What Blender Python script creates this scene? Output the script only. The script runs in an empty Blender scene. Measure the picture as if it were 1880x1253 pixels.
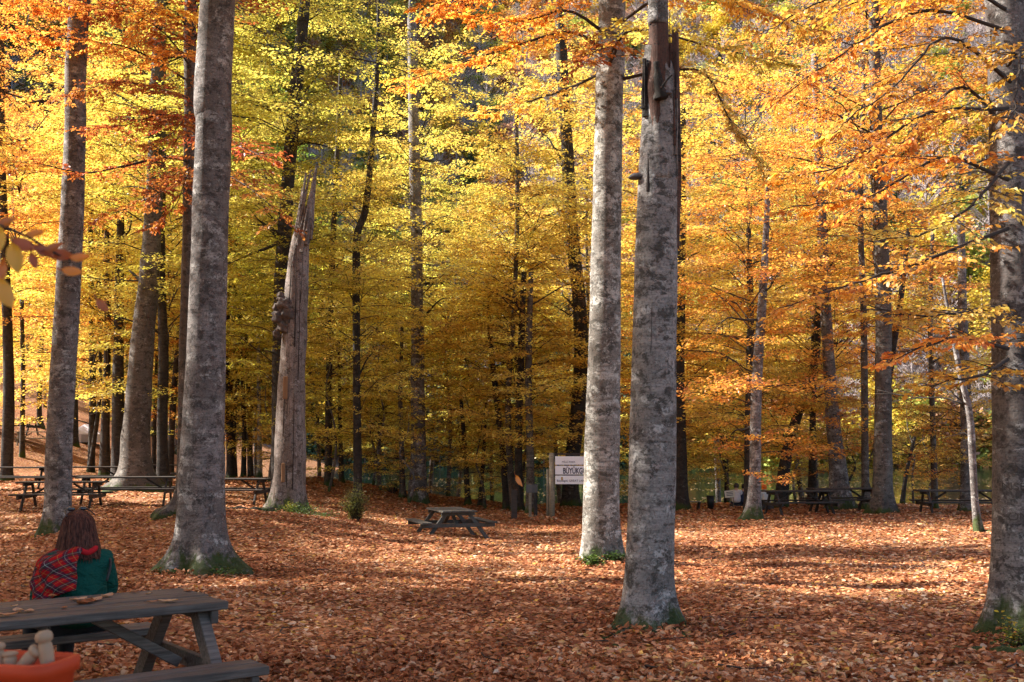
import bpy, math, random
import numpy as np
from mathutils import Vector, Matrix, Euler
R = math.radians
sc = bpy.context.scene
col = sc.collection

# ------------------------------------------------------------------ camera, sky, sun, exposure
F, CX, CY = 2000.0, 940.0, 626.5
EYE = 1.76
TILT = math.atan((820 - CY) / F)
cam_data = bpy.data.cameras.new('camera')
cam = bpy.data.objects.new('camera', cam_data)
col.objects.link(cam)
cam_data.sensor_width = 36.0
cam_data.lens = 36.0 * F / 1880.0
cam_data.clip_start = 0.1
cam_data.clip_end = 3000
cam.location = (0, 0, EYE)
cam.rotation_euler = (R(90) + TILT, 0, 0)
cam_data.dof.use_dof = True
cam_data.dof.focus_distance = 19.0
cam_data.dof.aperture_fstop = 8.5
sc.camera = cam

SUN_EL, SUN_AZ = R(36), R(77)          # azimuth measured from +Y (view direction) towards -X (left)
SUN = Vector((-math.sin(SUN_AZ) * math.cos(SUN_EL), math.cos(SUN_AZ) * math.cos(SUN_EL), math.sin(SUN_EL)))
world = bpy.data.worlds.new('World')
sc.world = world
world.use_nodes = True
wn = world.node_tree
wn.nodes.clear()
wo = wn.nodes.new('ShaderNodeOutputWorld')
bg = wn.nodes.new('ShaderNodeBackground')
sky = wn.nodes.new('ShaderNodeTexSky')
sky.sky_type = 'NISHITA'
sky.sun_disc = False
sky.sun_elevation = SUN_EL
sky.sun_rotation = -SUN_AZ
sky.air_density = 1.0
sky.dust_density = 1.5
bg.inputs[1].default_value = 0.08
wn.links.new(sky.outputs[0], bg.inputs[0])
wn.links.new(bg.outputs[0], wo.inputs[0])
sl = bpy.data.lights.new('sun', 'SUN')
sl.energy = 5.0
sl.angle = R(0.53)
sl.color = (1.0, 0.95, 0.86)
so = bpy.data.objects.new('sun', sl)
so.rotation_euler = SUN.to_track_quat('Z', 'Y').to_euler()
so.location = (-30, 10, 30)
col.objects.link(so)

sc.view_settings.view_transform = 'Standard'
sc.view_settings.look = 'None'
sc.view_settings.gamma = 1
sc.view_settings.exposure = 2.05
sc.view_settings.use_curve_mapping = False
cy = sc.cycles
cy.max_bounces = 9
cy.diffuse_bounces = 8
cy.glossy_bounces = 2
cy.transmission_bounces = 3
cy.transparent_max_bounces = 4
cy.caustics_reflective = False
cy.caustics_refractive = False
cy.sample_clamp_indirect = 10
cy.use_denoising = True

# ------------------------------------------------------------------ helpers
def P(px, py, D):
    """world point seen at photograph pixel (px, py) at distance D along the view axis (world y)"""
    a = (px - CX) / F
    b = -(py - CY) / F
    ct, st = math.cos(TILT), math.sin(TILT)
    d = Vector((a, ct - b * st, st + b * ct))
    return Vector((0, 0, EYE)) + d * (D / d.y)

def prop(o, label=None, cat=None, group=None, kind=None):
    if label: o['label'] = label
    if cat: o['category'] = cat
    if group: o['group'] = group
    if kind: o['kind'] = kind
    return o

def empty(name, loc, rz=0.0, **k):
    o = bpy.data.objects.new(name, None)
    o.empty_display_size = 0.2
    o.location = loc
    o.rotation_euler = (0, 0, rz)
    col.objects.link(o)
    return prop(o, **k)

class MB:
    def __init__(s):
        s.V = []; s.F = []; s.n = 0; s.A = []; s.M = []
    def add(s, V, Fc, a=0.5, m=0):
        V = np.asarray(V, dtype=np.float32).reshape(-1, 3)
        Fc = np.asarray(Fc, dtype=np.int32)
        s.V.append(V); s.F.append(Fc + s.n); s.n += len(V)
        s.A.append(np.broadcast_to(np.asarray(a, dtype=np.float32), (len(V),)))
        s.M.append(np.full(len(Fc), m, dtype=np.int32))
        return s
    def box(s, c, size, rot=None, a=0.5, m=0):
        h = np.array(size) / 2.0
        v = np.array([[x, y, z] for x in (-1, 1) for y in (-1, 1) for z in (-1, 1)], dtype=np.float64) * h
        if rot is not None:
            v = v @ np.array(rot.to_matrix() if hasattr(rot, 'to_matrix') else rot.to_3x3()).T
        v = v + np.array(c)
        f = [[0, 1, 3, 2], [4, 6, 7, 5], [0, 4, 5, 1], [2, 3, 7, 6], [0, 2, 6, 4], [1, 5, 7, 3]]
        return s.add(v, f, a, m)
    def mesh(s, name, smooth=False, attr=True):
        me = bpy.data.meshes.new(name)
        if not s.V: return me
        V = np.concatenate(s.V)
        me.vertices.add(len(V)); me.vertices.foreach_set('co', V.ravel())
        loops = np.concatenate([f.ravel() for f in s.F])
        tot = np.concatenate([np.full(len(f), f.shape[1], dtype=np.int32) for f in s.F])
        start = np.concatenate([[0], np.cumsum(tot)[:-1]]).astype(np.int32)
        me.loops.add(len(loops)); me.loops.foreach_set('vertex_index', loops)
        me.polygons.add(len(tot)); me.polygons.foreach_set('loop_start', start); me.polygons.foreach_set('loop_total', tot)
        me.polygons.foreach_set('material_index', np.concatenate(s.M))
        if attr:
            at = me.attributes.new('tint', 'FLOAT', 'POINT')
            at.data.foreach_set('value', np.concatenate(s.A))
        me.update(calc_edges=True)
        me.polygons.foreach_set('use_smooth', np.full(len(tot), smooth))
        return me
    def obj(s, name, mat, parent=None, smooth=False, loc=None):
        return mobj(name, s.mesh(name, smooth), mat, parent, loc)

def mobj(name, me, mat, parent=None, loc=None):
    if mat is not None and len(me.materials) == 0:
        for m in (mat if isinstance(mat, (list, tuple)) else [mat]):
            me.materials.append(m)
    o = bpy.data.objects.new(name, me)
    col.objects.link(o)
    if parent is not None: o.parent = parent
    if loc is not None: o.location = loc
    return o

def bevel(o, w=0.006, seg=1):
    b = o.modifiers.new('bevel', 'BEVEL'); b.width = w; b.segments = seg; b.limit_method = 'ANGLE'
    return o

def tube(path, rad, sides=6, cap=True, wob=None):
    """quads of a tube; path (n,3), rad (n,)"""
    p = np.asarray(path, dtype=np.float64); r = np.asarray(rad, dtype=np.float64)
    n = len(p)
    t = np.gradient(p, axis=0)
    t /= np.linalg.norm(t, axis=1)[:, None] + 1e-9
    ref = np.array([1.0, 0, 0]) if abs(t[:, 2]).mean() > 0.75 else np.array([0, 0, 1.0])
    u = np.cross(t, np.cross(np.broadcast_to(ref, t.shape), t)); u /= np.linalg.norm(u, axis=1)[:, None] + 1e-9
    w = np.cross(t, u)
    th = np.linspace(0, 2 * np.pi, sides, endpoint=False)
    rr = r[:, None] * (np.ones((n, sides)) if wob is None else wob)
    V = p[:, None, :] + rr[..., None] * (np.cos(th)[None, :, None] * u[:, None, :] + np.sin(th)[None, :, None] * w[:, None, :])
    V = V.reshape(-1, 3)
    i = np.arange(n - 1)[:, None] * sides; j = np.arange(sides)[None, :]; j2 = (j + 1) % sides
    Fq = np.stack([i + j, i + j2, i + sides + j2, i + sides + j], axis=-1).reshape(-1, 4)
    return V, Fq

def caps(V, sides):
    n = len(V)
    return np.array([list(range(sides))[::-1]]), np.array([list(range(n - sides, n))])

def add_tube(mb, path, rad, sides=6, a=0.5, m=0, cap=True, wob=None):
    V, Fq = tube(path, rad, sides, wob=wob)
    base = mb.n
    mb.add(V, Fq, a, m)
    if cap:
        c0, c1 = caps(V, sides)
        mb.F.append((c0 + base).astype(np.int32)); mb.M.append(np.full(1, m, dtype=np.int32))
        mb.F.append((c1 + base).astype(np.int32)); mb.M.append(np.full(1, m, dtype=np.int32))

def spline(pts, n):
    """Catmull-Rom through rows of pts resampled to n rows"""
    p = np.asarray(pts, dtype=np.float64)
    if len(p) == 2:
        t = np.linspace(0, 1, n)[:, None]
        return p[0] * (1 - t) + p[1] * t
    d = np.concatenate([[0], np.cumsum(np.linalg.norm(np.diff(p[:, :3], axis=0), axis=1))]); d /= d[-1]
    q = np.vstack([2 * p[0] - p[1], p, 2 * p[-1] - p[-2]])
    out = []
    for s in np.linspace(0, 1, n):
        k = min(max(np.searchsorted(d, s, side='right') - 1, 0), len(p) - 2)
        t = (s - d[k]) / (d[k + 1] - d[k] + 1e-12)
        a, b, c, e = q[k], q[k + 1], q[k + 2], q[k + 3]
        out.append(0.5 * ((2 * b) + (c - a) * t + (2 * a - 5 * b + 4 * c - e) * t * t + (3 * b - a - 3 * c + e) * t ** 3))
    return np.array(out)

# ------------------------------------------------------------------ materials
def new_mat(name):
    m = bpy.data.materials.new(name); m.use_nodes = True
    nt = m.node_tree; nt.nodes.clear()
    return m, nt
class NT:
    def __init__(s, name):
        s.m, s.t = new_mat(name)
        s.out = s.n('ShaderNodeOutputMaterial')
    def n(s, typ, **k):
        nd = s.t.nodes.new(typ)
        for a, b in k.items(): setattr(nd, a, b)
        return nd
    def l(s, a, b): s.t.links.new(a, b)
    def val(s, sock, v):
        if isinstance(v, bpy.types.NodeSocket): s.l(v, sock)
        else: sock.default_value = v
    def noise(s, vec, scale, detail=4, rough=0.55, off=None, dist=0.0):
        nd = s.n('ShaderNodeTexNoise'); nd.inputs['Scale'].default_value = scale
        nd.inputs['Detail'].default_value = detail; nd.inputs['Roughness'].default_value = rough
        nd.inputs['Distortion'].default_value = dist
        s.l(vec, nd.inputs['Vector']); return nd.outputs['Fac']
    def mapv(s, vec, scale=(1, 1, 1), loc=(0, 0, 0), rot=(0, 0, 0)):
        nd = s.n('ShaderNodeMapping')
        nd.inputs['Scale'].default_value = scale; nd.inputs['Location'].default_value = loc; nd.inputs['Rotation'].default_value = rot
        s.l(vec, nd.inputs['Vector']); return nd.outputs[0]
    def ramp(s, fac, stops, interp='LINEAR'):
        nd = s.n('ShaderNodeValToRGB'); cr = nd.color_ramp; cr.interpolation = interp
        while len(cr.elements) < len(stops): cr.elements.new(0.5)
        for e, (p, c) in zip(cr.elements, stops):
            e.position = p; e.color = (c, c, c, 1) if isinstance(c, (int, float)) else (*c, 1)
        s.l(fac, nd.inputs[0]); return nd.outputs[0]
    def mix(s, f, a, b, mode='MIX'):
        nd = s.n('ShaderNodeMix', data_type='RGBA', blend_type=mode)
        s.val(nd.inputs[0], f)
        for k, v in ((6, a), (7, b)):
            if isinstance(v, (tuple, list)): v = (*v, 1) if len(v) == 3 else v
            s.val(nd.inputs[k], v)
        return nd.outputs[2]
    def math(s, op, a, b=0.0, c=0.0, clamp=False):
        nd = s.n('ShaderNodeMath', operation=op, use_clamp=clamp)
        s.val(nd.inputs[0], a); s.val(nd.inputs[1], b); s.val(nd.inputs[2], c); return nd.outputs[0]
    def bump(s, h, strength=0.5, dist=0.02):
        nd = s.n('ShaderNodeBump'); nd.inputs['Strength'].default_value = strength; nd.inputs['Distance'].default_value = dist
        s.l(h, nd.inputs['Height']); return nd.outputs[0]
    def pbr(s, colr, rough=0.8, bump=None, spec=0.3, metal=0.0):
        b = s.n('ShaderNodeBsdfPrincipled')
        if isinstance(colr, (tuple, list)): colr = (*colr, 1)
        s.val(b.inputs['Base Color'], colr); s.val(b.inputs['Roughness'], rough)
        b.inputs['Specular IOR Level'].default_value = spec; b.inputs['Metallic'].default_value = metal
        if bump is not None: s.l(bump, b.inputs['Normal'])
        s.l(b.outputs[0], s.out.inputs[0]); return b

def objcoord(g):
    tc = g.n('ShaderNodeTexCoord'); oi = g.n('ShaderNodeObjectInfo')
    ad = g.n('ShaderNodeVectorMath', operation='ADD')
    sc_ = g.n('ShaderNodeVectorMath', operation='SCALE'); g.l(oi.outputs['Location'], sc_.inputs[0]); sc_.inputs['Scale'].default_value = 1.7
    g.l(tc.outputs['Object'], ad.inputs[0]); g.l(sc_.outputs[0], ad.inputs[1])
    return tc.outputs['Object'], ad.outputs[0], oi

def bark(name, base=(0.27, 0.245, 0.235), dark=(0.075, 0.065, 0.06), pale=(0.50, 0.48, 0.45), blot=0.55, lich=0.6,
         moss=0.8, mosscol=(0.040, 0.060, 0.011), vertical=False, rough=0.85):
    g = NT(name)
    oc, v, oi = objcoord(g)
    wr = g.mapv(v, (1, 1, 5.5)) if not vertical else g.mapv(v, (9, 9, 0.6))
    wrink = g.noise(wr, 2.6, 6, 0.65)
    big = g.noise(g.mapv(v, (1, 1, 0.55)), 1.3, 3, 0.5)
    c = g.mix(g.ramp(wrink, [(0.3, 0.0), (0.7, 1.0)]), tuple(x * 0.50 for x in base), tuple(x * 1.25 for x in base))
    c = g.mix(g.ramp(big, [(0.40, 0.0), (0.60, 0.8)]), c, tuple(x * q for x, q in zip(base, (.52, .49, .47))))
    ln = g.noise(g.mapv(v, (1, 1, 1.15), (11, 2, 5)), 3.6, 11, 0.78, dist=.25)
    lm = g.math('MULTIPLY', g.ramp(ln, [(lich, 0.0), (lich + 0.025, 1.0)]), g.ramp(wrink, [(.38, .35), (.5, 1.0)]))
    bl = g.noise(g.mapv(v, (1, 1, 1.3), (3, 7, 1)), 5.5, 11, 0.80, dist=.3)
    bm = g.ramp(bl, [(blot, 0.0), (blot + 0.03, 1.0)])
    fine = g.noise(v, 38, 6, 0.75)
    lines = g.noise(g.mapv(v, (1.1, 1.1, 16 if not vertical else .5)), 2.2, 5, 0.7, dist=.5)
    c = g.mix(g.ramp(lines, [(.47, 0.0), (.50, .55), (.53, 0.0)]), c, dark)
    c = g.mix(g.math('MULTIPLY', lm, 0.8), c, g.mix(wrink, tuple(x * .7 for x in pale), tuple(x * 1.15 for x in pale)))
    c = g.mix(g.math('MULTIPLY', bm, 0.85), c, dark)
    c = g.mix(g.ramp(fine, [(0.36, 0.65), (0.52, 0.0)]), c, (0.025, 0.023, 0.02))
    sep = g.n('ShaderNodeSeparateXYZ'); g.l(oc, sep.inputs[0])
    mn = g.noise(g.mapv(v, (1, 1, 0.4)), 3.4, 7, 0.7)
    mh = g.math('ADD', g.math('MULTIPLY', sep.outputs[2], -1.3 / max(moss, 0.01)), g.math('MULTIPLY_ADD', mn, 3.4, -.50))
    mm = g.ramp(mh, [(0.60, 0.0), (0.95, 0.9)])
    c = g.mix(mm, c, g.mix(fine, tuple(x * 0.4 for x in mosscol), tuple(x * 1.5 for x in mosscol)))
    h = g.math('ADD', g.math('MULTIPLY', wrink, 0.7), g.math('MULTIPLY', g.math('SUBTRACT', fine, g.math('MULTIPLY', bm, 0.8)), 0.35))
    h = g.math('ADD', h, g.math('MULTIPLY', lm, 0.4))
    g.pbr(c, rough, g.bump(h, 0.75, 0.025), 0.2)
    return g.m

M = {}
M['bark_pale'] = bark('beech_bark_pale', (0.29, 0.265, 0.235), (0.065, 0.058, 0.048), pale=(0.52, 0.50, 0.455), blot=0.535, lich=0.50, moss=0.5)
M['bark'] = bark('beech_bark', (0.235, 0.208, 0.20), (0.055, 0.047, 0.045), pale=(0.44, 0.42, 0.40), blot=0.53, lich=0.53, moss=0.7)
M['bark_snag'] = bark('weathered_bark', (0.35, 0.325, 0.31), (0.065, 0.058, 0.05), (0.50, 0.48, 0.46), blot=0.53, lich=0.53, moss=0.5)
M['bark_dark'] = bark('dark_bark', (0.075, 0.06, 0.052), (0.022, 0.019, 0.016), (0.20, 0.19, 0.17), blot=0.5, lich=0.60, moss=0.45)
M['bark_mid'] = bark('grey_brown_bark', (0.165, 0.14, 0.12), (0.04, 0.034, 0.03), (0.29, 0.27, 0.245), blot=0.53, lich=0.56, moss=0.45)
M['dead_wood'] = bark('stripped_dead_wood', (0.30, 0.25, 0.225), (0.055, 0.04, 0.032), (0.40, 0.355, 0.335), blot=0.545, lich=0.56, moss=0.95, vertical=True)
M['red_wood'] = bark('split_heartwood', (0.16, 0.085, 0.065), (0.05, 0.028, 0.022), (0.28, 0.19, 0.165), blot=0.58, lich=0.62, moss=0.01, vertical=True)
M['twig'] = NT('twig_bark'); M['twig'].pbr((0.055, 0.043, 0.037), 0.9, None, 0.1); M['twig'] = M['twig'].m

def leaf_mat(name, fixed=None, transl=0.58, rough=0.6):
    """leaf blade: colour from the object's own colour, varied leaf by leaf"""
    g = NT(name)
    at = g.n('ShaderNodeAttribute', attribute_name='tint')
    if fixed is None:
        oi = g.n('ShaderNodeObjectInfo'); base = oi.outputs['Color']
    else:
        rg = g.n('ShaderNodeRGB'); rg.outputs[0].default_value = (*fixed, 1); base = rg.outputs[0]
    hs = g.n('ShaderNodeHueSaturation')
    g.l(base, hs.inputs['Color'])
    g.l(g.ramp(at.outputs['Fac'], [(0.0, 0.472), (0.5, 0.5), (1.0, 0.522)]), hs.inputs['Hue'])
    g.l(g.math('MULTIPLY_ADD', at.outputs['Fac'], 0.8, 0.68), hs.inputs['Value'])
    c = hs.outputs[0]
    d = g.n('ShaderNodeBsdfDiffuse'); t = g.n('ShaderNodeBsdfTranslucent'); g.l(c, d.inputs[0])
    g.l(g.mix(1.0, c, (1.0, 0.97, 0.85), 'MULTIPLY'), t.inputs[0])
    gl = g.n('ShaderNodeBsdfGlossy'); gl.inputs['Roughness'].default_value = 0.45; gl.inputs[0].default_value = (0.8, 0.8, 0.8, 1)
    mx = g.n('ShaderNodeMixShader'); mx.inputs[0].default_value = transl; g.l(d.outputs[0], mx.inputs[1]); g.l(t.outputs[0], mx.inputs[2])
    m2 = g.n('ShaderNodeMixShader'); m2.inputs[0].default_value = 0.05; g.l(mx.outputs[0], m2.inputs[1]); g.l(gl.outputs[0], m2.inputs[2])
    g.l(m2.outputs[0], g.out.inputs[0])
    return g.m
M['leaf'] = leaf_mat('autumn_leaf')

LITTER = [(0.0, (0.12, 0.032, 0.012)), (0.2, (0.24, 0.068, 0.024)), (0.45, (0.42, 0.155, 0.058)), (0.68, (0.53, 0.235, 0.105)),
          (0.84, (0.66, 0.40, 0.24)), (0.93, (0.58, 0.33, 0.04)), (1.0, (0.66, 0.48, 0.33))]
def litter_mat():
    g = NT('fallen_leaf')
    at = g.n('ShaderNodeAttribute', attribute_name='tint')
    c = g.ramp(at.outputs['Fac'], LITTER)
    d = g.n('ShaderNodeBsdfPrincipled'); g.l(c, d.inputs['Base Color']); d.inputs['Roughness'].default_value = 0.62
    d.inputs['Specular IOR Level'].default_value = 0.25
    t = g.n('ShaderNodeBsdfTranslucent'); g.l(c, t.inputs[0])
    mx = g.n('ShaderNodeMixShader'); mx.inputs[0].default_value = 0.15
    g.l(d.outputs[0], mx.inputs[1]); g.l(t.outputs[0], mx.inputs[2]); g.l(mx.outputs[0], g.out.inputs[0])
    return g.m
M['litter'] = litter_mat()

def ground_mat():
    g = NT('leaf_covered_ground')
    tc = g.n('ShaderNodeTexCoord'); v = tc.outputs['Object']
    wob = g.n('ShaderNodeTexNoise'); wob.inputs['Scale'].default_value = 22; g.l(v, wob.inputs['Vector'])
    va = g.n('ShaderNodeVectorMath', operation='MULTIPLY_ADD'); g.l(wob.outputs['Color'], va.inputs[0]); va.inputs[1].default_value = (0.05, 0.05, 0.05); g.l(v, va.inputs[2])
    vo = g.n('ShaderNodeTexVoronoi'); vo.inputs['Scale'].default_value = 17; g.l(g.mapv(va.outputs[0], (1, 1.35, 1)), vo.inputs['Vector'])
    sp = g.n('ShaderNodeSeparateColor'); g.l(vo.outputs['Color'], sp.inputs[0])
    c = g.ramp(sp.outputs[0], LITTER)
    soil = g.ramp(g.noise(v, 0.9, 6, 0.65), [(0.60, 0.0), (0.72, 0.75)])
    c = g.mix(0.45, c, (0.07, 0.026, 0.012))
    c = g.mix(soil, c, (0.055, 0.04, 0.026))
    h = g.math('ADD', g.math('MULTIPLY', vo.outputs['Distance'], -1.0), sp.outputs[1])
    g.pbr(c, 0.85, g.bump(h, 0.9, 0.03), 0.15)
    return g.m
M['ground'] = ground_mat()

def hill_mat():
    g = NT('wooded_hillside_floor')
    tc = g.n('ShaderNodeTexCoord'); v = tc.outputs['Object']
    c = g.ramp(g.noise(v, 0.12, 9, 0.72), [(0.35, (0.13, 0.085, 0.06)), (0.5, (0.30, 0.20, 0.15)), (0.65, (0.38, 0.27, 0.21))])
    g.pbr(c, 0.95, None, 0.1); return g.m
M['hill'] = hill_mat()

def wood_mat(name, a=(0.175, 0.142, 0.122), b=(0.055, 0.041, 0.034), axis=0):
    g = NT(name)
    oc, v, oi = objcoord(g)
    s = (1.2, 26, 26)
    gr = g.noise(g.mapv(v, s), 2.0, 6, 0.65)
    bl = g.noise(v, 3.0, 4, 0.6)
    c = g.mix(g.ramp(gr, [(0.32, 0.0), (0.68, 1.0)]), b, a)
    c = g.mix(g.ramp(bl, [(0.45, 0.0), (0.7, 0.5)]), c, tuple(x * 0.55 for x in b))
    rn = g.ramp(oi.outputs['Random'], [(0, 0.75), (1, 1.2)])
    c = g.mix(1.0, c, rn, 'MULTIPLY')
    g.pbr(c, g.ramp(gr, [(0.3, 0.75), (0.7, 0.55)]), g.bump(gr, 0.6, 0.008), 0.35)
    return g.m
M['table_wood'] = wood_mat('weathered_table_wood')
M['lone_wood'] = wood_mat('grey_green_table_wood', (0.115, 0.105, 0.09), (0.04, 0.036, 0.03))
M['log_wood'] = wood_mat('dark_log_wood', (0.055, 0.040, 0.032), (0.018, 0.014, 0.012))
M['post_wood'] = wood_mat('pale_post_wood', (0.34, 0.29, 0.20), (0.17, 0.14, 0.10))
M['pale_wood'] = wood_mat('pale_grey_table_wood', (0.42, 0.40, 0.37), (0.22, 0.20, 0.18))

def plain(name, c, rough=0.7, spec=0.3, bumps=None, var=0.15):
    g = NT(name)
    tc = g.n('ShaderNodeTexCoord'); n = g.noise(tc.outputs['Object'], bumps or 20, 4, 0.6)
    cc = g.mix(n, tuple(x * (1 - var) for x in c), tuple(min(1, x * (1 + var)) for x in c))
    g.pbr(cc, rough, g.bump(n, 0.25, 0.004), spec); return g.m

def water_mat():
    g = NT('lake_water')
    tc = g.n('ShaderNodeTexCoord'); v = tc.outputs['Object']
    n = g.noise(g.mapv(v, (1, 2.2, 1)), 1.6, 3, 0.55)
    n2 = g.noise(v, 0.12, 2, 0.5)
    b = g.pbr((0.006, 0.014, 0.010), 0.05, g.bump(g.math('ADD', n, n2), 0.12, 0.05), 0.5)
    b.inputs['IOR'].default_value = 1.33
    return g.m
M['water'] = water_mat()

# ------------------------------------------------------------------ terrain
CTRL = [(1190, 1150, 11.5), (1850, 1165, 10.7), (370, 1050, 17.4), (1100, 1035, 19.0), (110, 985, 25), (830, 988, 29.5), (530, 940, 33),
        (245, 900, 38), (50, 845, 60), (160, 862, 52), (420, 880, 46), (600, 884, 45), (700, 906, 44), (800, 926, 42.5), (900, 938, 41), (1000, 941, 40),
        (1240, 934, 40), (1385, 955, 32), (1620, 943, 35), (1500, 943, 36), (1750, 945, 34), (1800, 975, 27), (655, 962, 30), (-60, 900, 38), (-150, 860, 55),
        (340, 945, 26), (2000, 950, 34), (2300, 960, 34)]
pts = [tuple(P(*c)) for c in CTRL] + [(x, y, 0.0) for x, y in ((0, 0), (-5, 1), (5, 1), (0, 5), (-4, 6.5), (-2, 8), (4, 6), (0, -8), (-12, 6), (12, 4), (-20, 0), (20, 0), (-22, 12), (-22, 24), (24, 20))]
pts = np.array(pts)
def _phi(r): return np.sqrt(r * r + 9.0)
_n = len(pts)
_A = _phi(np.linalg.norm(pts[:, None, :2] - pts[None, :, :2], axis=2)) + np.eye(_n) * -0.05
_A = np.block([[_A, np.ones((_n, 1))], [np.ones((1, _n)), np.zeros((1, 1))]])
_w = np.linalg.solve(_A, np.concatenate([pts[:, 2], [0]]))
def near_z(x, y):
    x = np.asarray(x, float); y = np.asarray(y, float)
    r = np.sqrt((x[..., None] - pts[:, 0]) ** 2 + (y[..., None] - pts[:, 1]) ** 2)
    return _phi(r) @ _w[:_n] + _w[_n]
LAKE_Z = -1.62
def sstep(a, b, x):
    t = np.clip((x - a) / (b - a), 0, 1); return t * t * (3 - 2 * t)
def ground_z(x, y):
    x = np.asarray(x, float); y = np.asarray(y, float)
    xc = np.clip(x, -34, 34); yc = np.clip(y, -14, 62)
    z = np.clip(near_z(xc, yc), -1.25, 4.0)
    z = z + 0.035 * np.sin(x * 1.9 + 1.3 * np.sin(y * 1.1)) * np.sin(y * 1.6) + 0.02 * np.sin(x * 4.3 + y * 3.1)
    bank = np.interp(x, [-60, -26, -16, -9, -5, 0, 6, 20, 60], [140, 75, 49, 47, 45, 42.5, 42.5, 41.5, 41])
    dd = y - bank
    inlake = sstep(-0.5, 9, dd)
    left = sstep(-24, -60, x)
    dc = np.clip(dd, 0, 26); z = z - (.07 * dc + .004 * dc * dc)
    hill_far = np.where(y > 178, (y - 178) * 0.74 + 5 * np.sin(x * 0.03) * sstep(178, 230, y), 0)
    hill_left = np.clip(-x - 20 - 0.15 * np.clip(60 - y, 0, 60), 0, None) * 0.30 * sstep(10, 60, y)
    zz = z + hill_left
    hill_far = hill_far + 0.75 * np.clip(-x - 55, 0, 125) * sstep(176, 235, y + .25 * np.clip(-x - 55, 0, 200)) * (y > 178)  # left ridge added to cast shade on the foot of the far hill
    return np.where(y > 178, np.maximum(zz, -3.4 + hill_far), zz)
def gz(x, y): return float(ground_z(np.array([x]), np.array([y]))[0])

def grid(name, xs, ys, mat, **k):
    X, Y = np.meshgrid(xs, ys)
    Z = ground_z(X, Y)
    V = np.stack([X, Y, Z], -1).reshape(-1, 3)
    nx = len(xs); i = np.arange(len(ys) - 1)[:, None] * nx; j = np.arange(nx - 1)[None, :]
    Fq = np.stack([i + j, i + j + 1, i + nx + j + 1, i + nx + j], -1).reshape(-1, 4)
    o = MB().add(V, Fq).obj(name, mat, smooth=True)
    return prop(o, **k)
xs = np.concatenate([np.arange(-90, -30, 2.0), np.arange(-30, 30, 0.3), np.arange(30, 91, 2.0)])
ys = np.concatenate([np.arange(-30, -4, 2.0), np.arange(-4, 52, 0.3), np.arange(52, 171, 2.5)])
prop(grid('ground', xs, ys, M['ground'], kind='structure'), 'forest floor covered with fallen orange brown beech leaves', 'ground')
prop(grid('hillside', np.arange(-420, 421, 10.0), np.arange(169, 620, 8.0), M['hill'], kind='structure'), 'steep wooded hillside rising beyond the lake', 'hillside')
w = MB().add([[-400, 38, LAKE_Z], [400, 38, LAKE_Z], [400, 200, LAKE_Z], [-400, 200, LAKE_Z]], [[0, 1, 2, 3]]).obj('lake_water', M['water'])
prop(w, 'dark green lake with floating leaves behind the trees', 'lake', kind='structure')

# ------------------------------------------------------------------ leaf geometry (vectorised)
def leaves(C, U, N, L, W, fold=0.25, detail=0):
    """C centres, U unit length direction, N normals (n,3), L, W sizes -> V, F"""
    C = np.asarray(C); n = len(C)
    S = np.cross(U, N); S /= np.linalg.norm(S, axis=1)[:, None] + 1e-9
    N = np.cross(S, U)
    L = np.broadcast_to(L, (n,))[:, None]; W = np.broadcast_to(W, (n,))[:, None]
    if detail == 0:
        a = C - U * L * .5; b = C + S * W * .5 + U * L * .02; c = C + U * L * .5; d = C - S * W * .5 + U * L * .02
        V = np.stack([a, b, c, d], 1).reshape(-1, 3)
        Fq = (np.arange(n)[:, None] * 4 + np.array([0, 1, 2, 3])[None, :])
        return V, Fq, 4
    # six-point blade folded at its midrib with curling tip
    h = N * (W * fold)
    a = C - U * L * .5
    b1 = C - U * L * .2 + S * W * .42 + h * .8; b2 = C - U * L * .2 - S * W * .42 + h * .8
    c1 = C + U * L * .15 + S * W * .46 + h; c2 = C + U * L * .15 - S * W * .46 + h
    m = C.copy()
    e = C + U * L * .5 - h * .7
    V = np.stack([a, b1, c1, e, c2, b2, m], 1).reshape(-1, 3)
    k = np.arange(n)[:, None, None] * 7
    T = np.array([[0, 1, 6], [1, 2, 6], [2, 3, 6], [3, 4, 6], [4, 5, 6], [5, 0, 6]])[None]
    return V, (k + T).reshape(-1, 3), 7

def unit(a): return a / (np.linalg.norm(a, axis=-1, keepdims=True) + 1e-9)

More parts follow.
